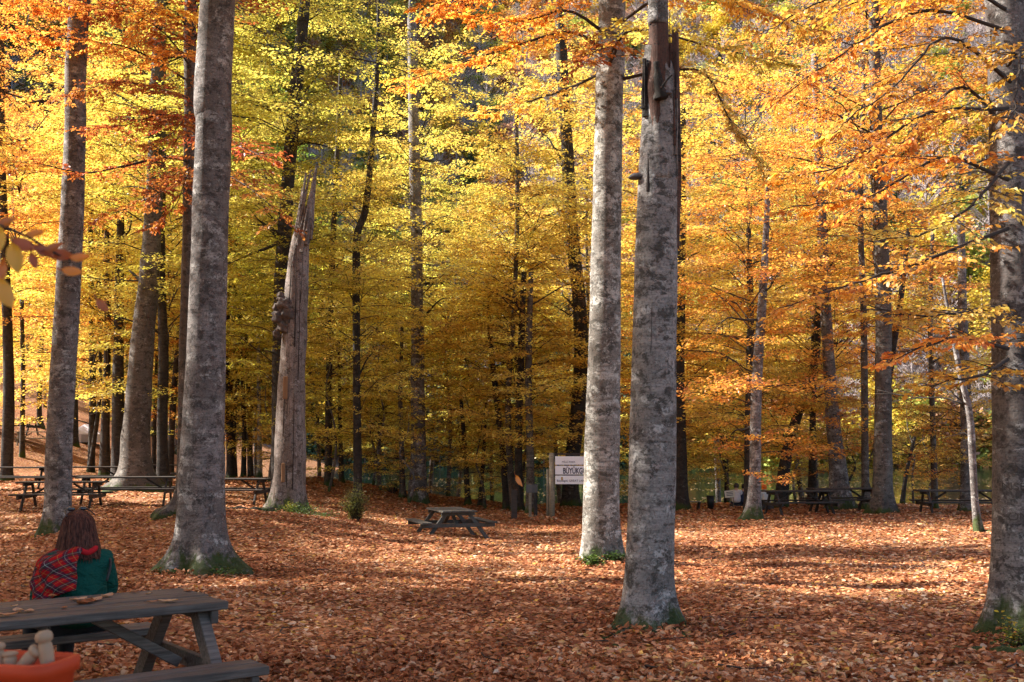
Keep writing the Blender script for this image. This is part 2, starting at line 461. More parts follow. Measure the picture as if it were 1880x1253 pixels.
# fallen leaves on the forest floor -----------------------------------------
def litter(rng):
    mb = MB()
    for y0, y1, dens, L0, det in ((2.2, 10, 620, .075, 1), (10, 20, 430, .078, 0), (20, 34, 190, .10, 0), (34, 47, 80, .13, 0)):
        hw0 = lambda y: 0.53 * y + 1.0
        n = int(dens * ((y1 - y0) * (hw0(y0) + hw0(y1))))
        y = rng.uniform(y0, y1, n * 2); x = rng.uniform(-1, 1, n * 2) * hw0(y1)
        k = np.abs(x) < hw0(y); x = x[k][:n]; y = y[k][:n]
        # thinner where soil or moss shows
        pn = np.sin(x * 1.3 + 2 * np.sin(y * .7)) * np.sin(y * 1.1 + x * .4)
        k = (pn < 0.86) | (rng.random(len(x)) < .35); x = x[k]; y = y[k]
        n = len(x)
        z = ground_z(x, y) + rng.uniform(.004, .035, n)
        th = rng.uniform(0, 2 * np.pi, n)
        tilt = rng.normal(0, .38, (n, 2))
        U = unit(np.stack([np.cos(th), np.sin(th), rng.normal(0, .22, n)], 1))
        N = unit(np.stack([tilt[:, 0], tilt[:, 1], np.ones(n)], 1))
        L = L0 * rng.uniform(.6, 1.25, n)
        V, Fc, k = leaves(np.stack([x, y, z], 1), U, N, L, L * rng.uniform(.5, .72, n), rng.uniform(-.3, .5, n)[:, None], det)
        t = np.clip(rng.beta(2.2, 2.2, n) + rng.choice([0, .3], n, p=[.9, .1]) + .13 * np.sin(x * .8 + y * .3) * np.sin(y * .6) + .08 * np.sin(x * 2.9 + 2 * np.sin(y)) * np.sin(y * 2.1), 0, 1)
        mb.add(V, Fc, np.repeat(t, k))
    return mb
o = litter(np.random.default_rng(3)).obj('fallen_leaves', M['litter'])
prop(o, 'carpet of fallen orange brown beech leaves over the clearing', 'fallen leaves', kind='stuff')
rng = np.random.default_rng(71); mbp = MB()
for px_, D_, r_ in ((1190, 11.5, .38), (1868, 10.7, .4), (372, 17.4, .55), (1102, 19, .42), (104, 25, .4), (528, 33, .75), (656, 30.5, .4)):
    n = 700; a = rng.uniform(0, 6.28, n); q = r_ + np.abs(rng.normal(0, .28, n)); x = (px_ - CX) / F * D_ + q * np.cos(a); y = D_ + q * np.sin(a)
    z = ground_z(x, y) + .01 + .11 * np.exp(-(q - r_) / .2) * rng.random(n)
    th = rng.uniform(0, 6.28, n); U = unit(np.stack([np.cos(th), np.sin(th), rng.normal(0, .4, n)], 1)); N = unit(np.stack([np.cos(a) * .5 + rng.normal(0, .4, n), np.sin(a) * .5 + rng.normal(0, .4, n), np.ones(n)], 1))
    L = .08 * rng.uniform(.6, 1.2, n); V, Fc, k = leaves(np.stack([x, y, z], 1), U, N, L, L * .6, rng.uniform(-.3, .5, n)[:, None], 1)
    mbp.add(V, Fc, np.repeat(rng.beta(2.2, 2.2, n), k))
prop(mbp.obj('leaf_drifts', M['litter']), 'drifts of fallen leaves heaped against the trunk feet', 'fallen leaves', kind='stuff')
rng = np.random.default_rng(12); mbt = MB()
for _ in range(240):
    y = rng.uniform(5, 34); x = rng.uniform(-.5, .5) * y; a = rng.uniform(0, 6.28); l_ = rng.uniform(.12, .6)
    q = np.array([[x, y], [x + math.cos(a) * l_ * .5, y + math.sin(a) * l_ * .5], [x + math.cos(a + .3) * l_, y + math.sin(a + .3) * l_]])
    z = ground_z(q[:, 0], q[:, 1]) + .035
    add_tube(mbt, spline(np.column_stack([q, z]), 6), np.linspace(rng.uniform(.004, .012), .002, 6), 4)
prop(mbt.obj('fallen_twigs', M['twig']), 'thin dark twigs scattered among the fallen leaves', 'fallen twigs', kind='stuff')
rng = np.random.default_rng(8)
n = 9000
y = rng.uniform(44, 120, n); x = rng.uniform(-.5, .62, n) * y
k = (np.sin(x * .35 + y * .12) * np.sin(y * .22) > -.25); x = x[k]; y = y[k]; n = len(x)
th = rng.uniform(0, 6.28, n); U = np.stack([np.cos(th), np.sin(th), 0 * th], 1); N = np.tile([0, 0, 1.0], (n, 1))
V, Fc, k = leaves(np.stack([x, y, np.full(n, LAKE_Z + .006)], 1), U, N, .2, .15)
o = MB().add(V, Fc, np.repeat(rng.uniform(.8, 1, n), k)).obj('floating_leaves', M['litter'])
prop(o, 'pale leaves floating on the dark lake water', 'floating leaves', kind='stuff')

# ------------------------------------------------------------------ tree parts
def trunk_mesh(name, pts, D, mat, sides=14, flare=0.9, lobes=5, seed=0, step=.25, top=None, sink=.25, jag=None, rough=.03, flare_h=.32, extra_top=None):
    """pts: rows (px, py, width_px[, D]) from base to top.  Returns (object, base world location, world path+radius rows)."""
    rows = []
    for q in pts:
        d = q[3] if len(q) > 3 else D
        p = P(q[0], q[1], d)
        rows.append([p.x, p.y, p.z, q[2] * .5 * d / F])
    if extra_top: rows.append([rows[-1][0] + extra_top[0], rows[-1][1] + extra_top[1], extra_top[2], extra_top[3]])
    base = Vector((rows[0][0], rows[0][1], gz(rows[0][0], rows[0][1])))
    rows[0][2] = base.z - sink
    arr = np.array(rows)
    length = np.linalg.norm(np.diff(arr[:, :3], axis=0), axis=1).sum()
    n = max(8, int(length / step))
    s = spline(arr, n)
    # finer rings near the ground
    loc = s[:, :3] - np.array(base); r = np.maximum(s[:, 3], .008)
    th = np.linspace(0, 2 * np.pi, sides, endpoint=False)
    rg = np.random.default_rng(seed)
    ph = rg.uniform(0, 6.28, 8)
    h = np.clip(loc[:, 2], -sink, None)[:, None]
    z = loc[:, 2][:, None]
    K = lobes + 1
    lob = np.zeros((1, sides))
    for q_ in range(K):
        tk = 2 * np.pi * (q_ + rg.uniform(-.28, .28)) / K + ph[0]
        dth = (th - tk + np.pi) % (2 * np.pi) - np.pi
        lob = lob + rg.uniform(.45, 1.35) * np.exp(-(dth / rg.uniform(.26, .42)) ** 2)[None, :]
    hc = np.clip(h + .05, 0, None) / flare_h
    fl = flare * np.exp(-hc ** 1.1) * (.12 + 1.05 * lob) + .11 * flare * np.exp(-hc / 3.0) * (lob - .35)
    wob = 1 + rough * (np.sin(2 * th[None, :] + ph[2] + z * .9) + .8 * np.sin(3 * th[None, :] + ph[3] - z * 1.7) + .5 * np.sin(5 * th[None, :] + ph[4] + z * 3.1)
                       + .45 * np.sin(z * 4.0 + ph[5]) + .35 * np.sin(7 * th[None, :] + z * 6 + ph[6])) + fl
    V, Fq = tube(loc, r, sides, wob=wob)
    if jag is not None:                         # broken top: raise and lower the last rings
        Vr = V.reshape(n, sides, 3)
        k = max(2, int(jag / step)); amp = np.linspace(0, 1, k)[:, None]
        jz = rg.uniform(-1, 1, sides) * .5 + .6 * np.sin(th * 2 + ph[1]); jz += .5 * rg.uniform(-1, 1, sides)
        Vr[-k:, :, 2] += amp * jz[None, :] * jag * .6
        V = Vr.reshape(-1, 3)
    mb = MB(); b = mb.n; mb.add(V, Fq)
    c0, c1 = caps(V, sides)
    mb.F.append(c1.astype(np.int32)); mb.M.append(np.zeros(1, np.int32))
    me = mb.mesh(name, smooth=True)
    return me, base, s

def at_height(s, z):
    i = int(np.argmin(np.abs(s[:, 2] - z))); return s[i]

# crown prototypes ------------------------------------------------------------
def crown_arrays(rng, z0, z1, Lmax, nb, per, leaf=.085, spread=.5, prof='dome', keep=None, droop=.10, origin=None):
    """branches with flat, layered sprays of leaves. -> (leaf MB, limb MB) in local space"""
    lm, bm = MB(), MB()
    Cs, Us, Ns, Ts = [], [], [], []
    phs = rng.uniform(0, 6.28)
    for i in range(nb):
        f = (i + rng.random()) / nb
        z = z0 + (z1 - z0) * f
        if prof == 'dome': Lr = Lmax * (1 - abs(f * 1.15 - .3) ** 1.6) * rng.uniform(.5, 1.15)
        elif prof == 'column': Lr = Lmax * (.35 + .75 * math.sin(math.pi * (.18 + .74 * f))) * rng.uniform(.4, 1.2)
        else: Lr = Lmax * (.55 + .7 * math.sin(f * 2.6 + .3)) * rng.uniform(.45, 1.15)
        az = i * 2.39996 + rng.normal(0, .9)
        Lr *= 1 + .35 * math.sin(az * 2 + phs) * math.sin(f * 9 + phs)
        Lr = max(Lr, .5)
        z += rng.normal(0, .6); z = max(z, z0 * .8)
        up = rng.uniform(-.05, .6) + .5 * f + (rng.uniform(.4, .9) if rng.random() < .22 else 0)
        m = 6
        t = np.linspace(0, 1, m)
        bend = rng.normal(0, .18)
        dx = np.cos(az + bend * t); dy = np.sin(az + bend * t)
        path = np.stack([dx * Lr * t, dy * Lr * t, z + Lr * (up * t - (up + droop) * .75 * t * t)], 1)
        path[1:] += np.cumsum(rng.normal(0, .05 * Lr / 2, (m - 1, 3)), axis=0)
        if keep is not None and not keep(path[-2]): continue
        add_tube(bm, path, np.linspace(.005 + .005 * Lr, .002, m), 4, cap=False)
        nt = max(3, int(Lr * 3.2))
        for k in range(nt):
            s = .16 + .84 * (k + .5) / nt
            pi = path[0] * 0 + np.array([np.interp(s, t, path[:, q]) for q in range(3)])
            side = 1 if k % 2 else -1
            a2 = az + bend * s + side * rng.uniform(.55, 1.1)
            tl = spread * Lr * (1.1 - s) * rng.uniform(.5, 1.1) + .25
            d = np.array([math.cos(a2), math.sin(a2), rng.normal(-.02, .10)])
            e = pi + d * tl
            if k % 2 == 0 or tl > .5:
                add_tube(bm, np.array([pi, (pi + e) / 2 + [0, 0, .03], e]), [.005, .003, .0015], 3, cap=False)
            nl = max(4, int(per * tl))
            q = rng.uniform(.05, 1.05, nl)[:, None]
            lat = rng.normal(0, .07 + .05 * Lr / 3, (nl, 1))
            sd = np.array([-d[1], d[0], 0])
            c = pi + d * tl * q + sd * lat + np.stack([np.zeros(nl), np.zeros(nl), rng.normal(0, .045, nl)], 1)
            aa = a2 + rng.normal(0, .7, nl)
            Cs.append(c)
            Us.append(np.stack([np.cos(aa), np.sin(aa), rng.normal(-.22, .3, nl)], 1))
            Ns.append(np.stack([rng.normal(0, .42, nl), rng.normal(0, .42, nl), np.ones(nl)], 1))
            Ts.append(np.clip(rng.normal(.45, .2) + rng.normal(0, .18, nl), 0, 1))
    C = np.concatenate(Cs); U = unit(np.concatenate(Us)); N = unit(np.concatenate(Ns)); T = np.concatenate(Ts)
    n = len(C); L = leaf * rng.uniform(.7, 1.25, n)
    V, Fc, k = leaves(C, U, N, L, L * .62)
    lm.add(V, Fc, np.repeat(T, k))
    return lm, bm, n

rg = np.random.default_rng(21)
PROTO = {}
def mkproto(key, **k):
    a, b, n = crown_arrays(rg, **k)
    m1 = a.mesh('crown'); m1.materials.append(M['leaf'])
    m2 = b.mesh('limbs', smooth=True); m2.materials.append(M['twig'])
    PROTO[key] = (m1, m2)
    return n
tot = 0
for s in 'ab':
    tot += mkproto('tall' + s, z0=2.3, z1=17, Lmax=3.2, nb=84, per=52, leaf=.10, prof='column')
    tot += mkproto('column' + s, z0=1.5, z1=11.5, Lmax=2.6, nb=72, per=54, leaf=.095, prof='column')
    tot += mkproto('sapling' + s, z0=.7, z1=5.2, Lmax=1.7, nb=42, per=46, leaf=.085, prof='dome')
    tot += mkproto('spread' + s, z0=1.8, z1=10.5, Lmax=4.0, nb=75, per=42, leaf=.10, prof='dome')
    tot += mkproto('high' + s, z0=7.0, z1=21, Lmax=4.4, nb=80, per=34, leaf=.11, prof='x')
print('proto leaves', tot)

def crown(parent, key, colr, scale=1.0, rz=None, zs=None, off=(0, 0, 0), rnd=random.Random(5)):
    m1, m2 = PROTO[key]
    rz = rnd.uniform(0, 6.28) if rz is None else rz
    for nm, me in (('crown', m1), ('limbs', m2)):
        o = bpy.data.objects.new(nm, me); col.objects.link(o); o.parent = parent
        o.location = off; o.rotation_euler = (0, 0, rz); o.scale = (scale, scale, scale * (zs or 1))
        o['kind'] = 'stuff'
        if nm == 'crown': o.color = (*colr, 1)

YG = (0.66, 0.58, 0.11)     # yellow-green
YE = (0.78, 0.62, 0.13)     # yellow
GO = (0.77, 0.53, 0.11)     # golden
OR = (0.78, 0.38, 0.07)     # orange
RU = (0.44, 0.155, 0.04)    # rust
GR = (0.17, 0.25, 0.035)     # green
OL = (0.46, 0.40, 0.05)      # olive

TREES = {}
def tree(name, label, pts, D, mat, crowns=(), group='trees of the beech wood', sides=14, flare=.5, lobes=4, seed=0, step=.22, extra_top=None, key=None, branches=0, **k):
    me, base, s = trunk_mesh('trunk', pts, D, mat, sides=sides, flare=flare, lobes=lobes, seed=seed, step=step, extra_top=extra_top, **k)
    root = empty(name, base, label=label, cat='tree', group=group)
    t = mobj('trunk', me, mat, root)
    for c in crowns:
        crown(root, c[0], c[1], *c[2:])
    if branches:
        rb = np.random.default_rng(seed + 100)
        sl_ = s - np.array([*base, 0])
        for i in range(branches):
            mb = MB()
            zc = rb.uniform(.25, .95) * min(sl_[-1, 2], 17)
            p = at_height(sl_, zc)
            az = rb.uniform(0, 6.28); Lb = rb.uniform(.8, 2.6)
            q = [p[:3]]; d = np.array([math.cos(az), math.sin(az) * .6, rb.uniform(.1, .8)])
            for j in range(4):
                d = unit(d + rb.normal(0, .3, 3)); q.append(q[-1] + d * Lb / 4)
            pp = spline(np.array(q), 10)
            add_tube(mb, pp, np.linspace(max(.012, p[3] * .32), .005, 10), 5)
            for j in range(4):
                a = pp[rb.integers(3, 9)]; dd = unit(d + rb.normal(0, .6, 3))
                add_tube(mb, np.array([a, a + dd * Lb * .2, a + dd * Lb * .35 + [0, 0, -.05]]), [.010, .006, .003], 4)
            mb.obj('branch', M['bark_dark'], root, smooth=True)
    if key: TREES[key] = (root, s)
    return root

# ---- main trunks ------------------------------------------------------------
tree('beech_tree', 'massive grey beech trunk rising beside the foreground picnic table', [(372, 1050, 92), (370, 990, 82), (370, 900, 80), (376, 700, 72), (384, 480, 68), (392, 240, 66), (399, 20, 64)], 17.4,
     M['bark'], sides=40, flare=.95, lobes=6, seed=4, step=.1, extra_top=(.5, 0, 22, .1), key='big', rough=.018, flare_h=.30, crowns=[])
tree('beech_tree', 'straight pale beech, left side lit white by the sun, behind the tall snag', [(1102, 1036, 76), (1103, 980, 68), (1106, 800, 64), (1110, 620, 58), (1114, 400, 55), (1119, 150, 52), (1124, 0, 50)], 19.0,
     M['bark_pale'], sides=36, flare=.45, lobes=5, seed=7, step=.12, extra_top=(.3, 0, 23, .1), key='pale', rough=.014, crowns=[])
tree('beech_tree', 'thick dark grey beech cut off by the right edge, with carved letters', [(1868, 1166, 112), (1866, 1090, 88), (1866, 950, 84), (1868, 700, 88), (1862, 400, 84), (1852, 100, 74), (1846, 0, 72)], 10.7,
     M['bark'], sides=36, flare=.75, lobes=5, seed=9, step=.1, extra_top=(-.2, 0, 21, .1), key='right', rough=.016, flare_h=.25, crowns=[])
tree('beech_tree', 'slightly leaning purple grey beech left of the seated woman', [(104, 986, 50), (106, 940, 46), (108, 850, 47), (115, 690, 46), (127, 500, 43), (138, 250, 39), (147, 0, 37)], 25,
     M['bark'], sides=28, flare=.6, lobes=5, seed=12, step=.16, extra_top=(.6, 0, 23, .1), key='left', rough=.02, crowns=[])
tree('beech_tree', 'slim beech with a sunlit mossy root hidden behind the massive trunk', [(328, 946, 36), (338, 900, 28), (341, 700, 26), (345, 480, 24), (350, 200, 23), (350, 0, 22)], 26,
     M['bark_mid'], sides=20, flare=1.6, lobes=4, seed=14, step=.15, extra_top=(0, 0, 22, .06), key='behind', crowns=[])
tree('beech_tree', 'broad mossy trunk with wide foot behind the long tables on the left', [(246, 903, 92), (248, 870, 62), (250, 800, 52), (260, 650, 42), (276, 480, 36), (286, 300, 30), (292, 100, 26)], 38,
     M['bark_mid'], sides=24, flare=.6, lobes=4, seed=15, step=.2, extra_top=(0, 0, 22, .1), crowns=[('higha', YG, 1.1, 1.2)], branches=3)

# ---- left snag --------------------------------------------------------------
me, base, s = trunk_mesh('trunk', [(528, 941, 64), (530, 900, 56), (533, 800, 55), (536, 700, 50), (541, 600, 45), (547, 500, 39), (552, 440, 30), (560, 385, 15)], 33, M['dead_wood'],
                         sides=32, flare=.75, lobes=5, seed=22, step=.12, jag=.9, rough=.035, flare_h=.4)
root = empty('dead_tree', base, label='broken grey dead trunk with splintered spire and a big burl, left of centre', cat='dead tree', group='dead standing trunks')
mobj('trunk', me, M['dead_wood'], root)
def shard(root, base, a, b, D, w0, w1, mat, name='splinter', lean=.0, th=.5):
    mb = MB(); pa, pb = P(*a, D), P(*b, D)
    q = spline(np.array([list(pa - base), list((pa + pb) / 2 - base + Vector((lean, .02, 0))), list(pb - base)]), 12)
    rr = np.linspace(w0, w1, 12) * D / F * .5
    wob = 1 + .3 * np.sin(np.arange(7)[None, :] * 2.3 + np.arange(12)[:, None] * .4)
    add_tube(mb, q, rr, 7, wob=wob)
    return mb.obj(name, mat, root, smooth=False)
for a, b, w0, w1 in (((556, 450), (582, 304), 24, 4), ((545, 440), (562, 318), 12, 3), ((566, 440), (577, 335), 15, 3), ((550, 400), (571, 312), 8, 2), ((538, 470), (553, 400), 12, 3), ((560, 470), (572, 372), 9, 2), ((542, 430), (557, 345), 7, 2), ((533, 520), (541, 440), 10, 2)):
    shard(root, base, a, b, 33 - .1, w0, w1, M['dead_wood'])
rs_ = random.Random(3)
for _ in range(16):
    x_ = rs_.uniform(535, 566); y_ = 480 - (x_ - 535) * 1.6 + rs_.uniform(-15, 15)
    shard(root, base, (x_, y_), (x_ + rs_.uniform(6, 14), y_ - rs_.uniform(30, 85)), 33 - rs_.uniform(.05, .3), rs_.uniform(3, 7), .8, M['dead_wood'])
# cracks recessed as dark slits and bark remnants
M['slit'] = plain('dark_crack', (0.03, 0.024, 0.022), .95, .1)
for a, b, w in (((552, 700), (556, 520), 1.8), ((542, 900), (545, 720), 1.6), ((525, 800), (528, 690), 1.5), ((546, 640), (549, 455), 2.2), ((536, 560), (541, 470), 1.8), ((556, 560), (561, 470), 1.6), ((531, 930), (533, 700), 1.6)):
    shard(root, base + Vector((0, .42 if w else 0, 0)), a, b, 33 - .02, w, w * .5, M['slit'], 'crack')
for (px, py, h, wd) in ((524, 712, 26, 9), (520, 868, 22, 7)):
    c = P(px, py, 33 - .46) - base
    mb = MB().box(c, (wd * .0165, .05, h * .0165 * 1.6))
    bevel(mb.obj('bark_patch', plain('torn_bark', (.20, .115, .065), .9, .1), root), .02)
# burl: lumpy growth
rb = np.random.default_rng(5)
def blob(mb, c, rad, rng, sub=14, amp=.22, freq=3.0):
    th, ph = np.meshgrid(np.linspace(0, 2 * np.pi, sub * 2, endpoint=False), np.linspace(.02, np.pi - .02, sub))
    d = np.stack([np.sin(ph) * np.cos(th), np.sin(ph) * np.sin(th), np.cos(ph)], -1)
    k = rng.uniform(0, 6.28, 6)
    nn = np.sin(d[..., 0] * freq * 2 + k[0]) * np.sin(d[..., 1] * freq * 2 + k[1]) + .7 * np.sin(d[..., 2] * freq * 3 + k[2] + 2 * d[..., 0]) + .5 * np.sin(d[..., 0] * freq * 5 + k[3]) * np.sin(d[..., 2] * freq * 5 + k[4])
    V = np.array(c) + d * np.array(rad) * (1 + amp * nn)[..., None]
    n1 = sub * 2; i = np.arange(sub - 1)[:, None] * n1; j = np.arange(n1)[None, :]; j2 = (j + 1) % n1
    Fq = np.stack([i + j, i + n1 + j, i + n1 + j2, i + j2], -1).reshape(-1, 4)
    mb.add(V.reshape(-1, 3), Fq)
mb = MB()
for px, py, r in ((522, 560, .26), (513, 582, .25), (521, 600, .22), (509, 566, .16), (508, 612, .13), (528, 578, .26), (515, 545, .14)):
    blob(mb, P(px, py, 33 - .32) - base, (r * .82, r * .8, r * .98), rb, 16, .16, 2.6)
mb.obj('burl', bark('burl_bark', (0.17, 0.125, 0.105), blot=.5, lich=.64, moss=.01), root, smooth=True)

# ---- right snag ---------------------------------------------------------------
DS = 11.5
me, base, s = trunk_mesh('trunk', [(1186, 1150, 116), (1190, 1080, 92), (1194, 980, 88), (1199, 800, 86), (1202, 600, 80), (1206, 400, 76), (1210, 250, 68), (1211, 150, 60), (1208, 112, 56)], DS, M['bark_snag'],
                         sides=44, flare=.85, lobes=5, seed=31, step=.08, jag=.28, rough=.014, flare_h=.2)
root = empty('dead_tree', base, label='tall grey dead beech snag with split reddish top and bracket fungus', cat='dead tree', group='dead standing trunks')
mobj('trunk', me, M['bark_snag'], root)
def rows_tube(rows, D, mat, name, sides=14, jag=0, wob=.05, parent=root, b=base):
    mb = MB(); q = []
    for px, py, w_ in rows:
        p = P(px, py, D) - b; q.append([p.x, p.y, p.z, w_ * .5 * D / F])
    s_ = spline(np.array(q), 26)
    wb = 1 + wob * (np.sin(np.arange(sides)[None] * 1.7 + np.arange(26)[:, None] * .5) + .6 * np.sin(np.arange(sides)[None] * 4.1 - np.arange(26)[:, None] * .9))
    add_tube(mb, s_[:, :3], s_[:, 3], sides, wob=wb)
    return mb.obj(name, mat, parent, smooth=True)
rows_tube([(1211, 300, 50), (1209, 180, 46), (1209, 60, 38), (1208, 44, 36)], DS - .06, M['red_wood'], 'core_wood')
rows_tube([(1208, 47, 40), (1208, 20, 37), (1206, -40, 34), (1204, -160, 26)], DS - .06, M['bark_snag'], 'bark_sleeve')
rows_tube([(1212, 330, 52), (1213, 240, 47), (1214, 150, 34), (1216, 92, 8)], DS - .075, M['bark_snag'], 'bark_flake', wob=.04)
for a, b, w0, w1 in (((1241, 455), (1241, 62), 13, 15), ((1233, 400), (1232, 80), 12, 9), ((1246, 380), (1244, 100), 9, 5), ((1237, 300), (1236, 56), 10, 4), ((1228, 260), (1229, 95), 9, 4)):
    shard(root, base, a, b, DS - .05, w0, w1, M['red_wood'], lean=.008)
for a, b, w0, w1 in (((1185, 215), (1184, 108), 11, 8), ((1190, 190), (1190, 116), 7, 4), ((1180, 200), (1181, 122), 6, 3)):
    shard(root, base, a, b, DS - .1, w0, w1, M['bark_dark'])
shard(root, base + Vector((0, .0, 0)), (1190, 352), (1190, 285), DS - .215, 6, 1.2, M['slit'], 'crack')
shard(root, base, (1192, 820), (1197, 560), DS - .235, 1.4, .8, M['slit'], 'crack')
shard(root, base, (1215, 560), (1240, 470), DS - .2, 1.2, .6, M['slit'], 'crack')
rows_tube([(1214, 182, 26), (1210, 160, 20), (1207, 135, 13), (1205, 114, 11)], DS - .24, M['bark_dark'], 'branch_stub', 9, wob=.16)
rows_tube([(1214, 162, 5), (1224, 148, 4), (1234, 138, 3)], DS - .3, M['bark_dark'], 'dead_twig', 6)
M['fungus'] = plain('bracket_fungus', (.13, .12, .125), .8, .2, 30, .4)
def fungus(px, py, r, dy, D=DS):
    mb = MB(); c = P(px, py, D - dy) - base
    th = np.linspace(0, 2 * np.pi, 20, endpoint=False)
    prof = [(0.02, .55), (.5, .48), (.85, .25), (1, 0), (.9, -.14), (.4, -.22), (.02, -.25)]
    V = np.array([[c.x + r * a * math.cos(t), c.y + r * a * math.sin(t), c.z + r * b] for a, b in prof for t in th])
    i = np.arange(len(prof) - 1)[:, None] * 20; j = np.arange(20)[None]; j2 = (j + 1) % 20
    mb.add(V, np.stack([i + j, i + j2, i + 20 + j2, i + 20 + j], -1).reshape(-1, 4))
    mb.obj('bracket_fungus', M['fungus'], root, smooth=True)
for _ in range(16):
    x_ = rs_.uniform(1224, 1246); y_ = rs_.uniform(150, 330)
    shard(root, base, (x_, y_), (x_ + rs_.uniform(-2, 3), y_ - rs_.uniform(60, 180)), DS - rs_.uniform(.06, .16), rs_.uniform(3, 6), 1, M[rs_.choice(['red_wood', 'bark_dark', 'dead_wood'])], lean=rs_.uniform(-.01, .012))
fungus(1168, 326, .085, .03); fungus(1225, 172, .055, .22)

# carved letters on the right trunk ------------------------------------------
def carved(txt, px, py, hpx, D, root, axis_px, rad, mat):
    cu = bpy.data.curves.new('carving', 'FONT'); cu.body = txt; cu.size = hpx * D / F * 1.35; cu.extrude = 0.0; cu.offset = -.0008
    tmp = bpy.data.objects.new('tmp', cu); col.objects.link(tmp)
    dg = bpy.context.evaluated_depsgraph_get(); me = bpy.data.meshes.new_from_object(tmp.evaluated_get(dg))
    bpy.data.objects.remove(tmp); bpy.data.curves.remove(cu)
    b = root.location; c = P(px, py, D); ax = P(axis_px, py, D).x
    for v in me.vertices:
        x = c.x + v.co.x; dx = max(-.97, min(.97, (x - ax) / rad))
        v.co = Vector((x, D - rad * math.sqrt(1 - dx * dx) - .004, c.z + v.co.y)) - b
    me.materials.clear()
    mobj('carved_letters', me, mat, root)
rt, rs = TREES['right']
M['carve'] = plain('carved_scar', (.07, .06, .055), .95, .1)
for t_, px_, py_, h_ in (('NSE', 1826, 899, 15), ('OMOM', 1834, 953, 15), ('Q', 1830, 869, 17)):
    carved(t_, px_, py_, h_, 10.7, rt, 1866, .245, M['carve'])

# ---- middle-distance trees (each one seen in the photograph) -----------------
G = 'slender trees between the clearing and the lake'
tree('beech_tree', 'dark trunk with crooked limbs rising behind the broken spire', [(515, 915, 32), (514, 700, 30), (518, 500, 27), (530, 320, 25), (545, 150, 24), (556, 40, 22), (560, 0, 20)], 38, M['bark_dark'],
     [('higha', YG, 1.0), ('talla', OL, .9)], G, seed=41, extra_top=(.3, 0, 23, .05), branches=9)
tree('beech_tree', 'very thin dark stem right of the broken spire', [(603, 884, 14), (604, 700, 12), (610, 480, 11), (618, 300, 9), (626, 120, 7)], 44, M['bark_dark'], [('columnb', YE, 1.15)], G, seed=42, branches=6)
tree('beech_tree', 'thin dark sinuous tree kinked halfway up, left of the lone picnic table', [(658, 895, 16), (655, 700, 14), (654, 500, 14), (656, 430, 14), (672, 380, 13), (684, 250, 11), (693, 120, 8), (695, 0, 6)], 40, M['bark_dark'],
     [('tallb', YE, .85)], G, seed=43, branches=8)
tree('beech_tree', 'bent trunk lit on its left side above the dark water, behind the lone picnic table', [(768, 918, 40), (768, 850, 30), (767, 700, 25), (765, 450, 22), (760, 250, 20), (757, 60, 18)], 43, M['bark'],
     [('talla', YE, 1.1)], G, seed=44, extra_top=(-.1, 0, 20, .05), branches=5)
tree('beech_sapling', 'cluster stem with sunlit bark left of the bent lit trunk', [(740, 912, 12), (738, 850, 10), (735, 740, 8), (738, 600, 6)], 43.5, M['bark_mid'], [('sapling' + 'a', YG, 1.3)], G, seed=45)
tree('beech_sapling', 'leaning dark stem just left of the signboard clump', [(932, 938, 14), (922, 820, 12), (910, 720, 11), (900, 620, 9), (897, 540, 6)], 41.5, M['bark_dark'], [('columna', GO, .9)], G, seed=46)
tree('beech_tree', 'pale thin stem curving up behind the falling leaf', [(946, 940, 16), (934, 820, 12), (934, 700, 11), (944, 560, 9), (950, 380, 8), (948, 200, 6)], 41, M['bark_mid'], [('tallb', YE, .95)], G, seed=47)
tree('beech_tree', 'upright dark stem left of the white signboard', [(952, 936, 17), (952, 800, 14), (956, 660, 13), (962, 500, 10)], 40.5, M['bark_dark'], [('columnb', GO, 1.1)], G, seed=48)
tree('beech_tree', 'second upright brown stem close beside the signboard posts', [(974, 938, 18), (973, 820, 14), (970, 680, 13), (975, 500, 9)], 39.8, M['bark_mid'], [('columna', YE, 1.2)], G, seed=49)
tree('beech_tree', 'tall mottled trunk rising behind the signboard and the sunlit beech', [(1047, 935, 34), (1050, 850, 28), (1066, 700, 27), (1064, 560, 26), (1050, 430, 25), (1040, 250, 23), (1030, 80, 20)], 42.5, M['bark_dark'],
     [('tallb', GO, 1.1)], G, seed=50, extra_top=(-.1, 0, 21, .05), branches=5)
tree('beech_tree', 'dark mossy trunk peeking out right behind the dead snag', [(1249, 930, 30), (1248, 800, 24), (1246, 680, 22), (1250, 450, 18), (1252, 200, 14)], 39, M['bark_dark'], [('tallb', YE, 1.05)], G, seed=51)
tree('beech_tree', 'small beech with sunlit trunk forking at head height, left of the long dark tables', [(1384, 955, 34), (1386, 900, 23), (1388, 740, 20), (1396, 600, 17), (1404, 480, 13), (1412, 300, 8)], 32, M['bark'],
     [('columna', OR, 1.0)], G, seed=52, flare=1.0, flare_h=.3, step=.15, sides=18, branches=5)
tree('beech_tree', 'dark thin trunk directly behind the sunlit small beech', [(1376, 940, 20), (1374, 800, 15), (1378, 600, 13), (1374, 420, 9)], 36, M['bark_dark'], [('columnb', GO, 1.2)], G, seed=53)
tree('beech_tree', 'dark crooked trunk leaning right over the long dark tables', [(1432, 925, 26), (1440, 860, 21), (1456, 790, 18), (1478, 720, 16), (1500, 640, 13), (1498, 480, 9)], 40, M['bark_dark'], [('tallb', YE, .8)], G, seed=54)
tree('beech_tree', 'thin upright trunk behind the middle of the long dark tables', [(1492, 925, 18), (1492, 800, 12), (1494, 650, 11), (1500, 450, 9)], 41, M['bark_dark'], [('columna', GO, 1.0)], G, seed=55)
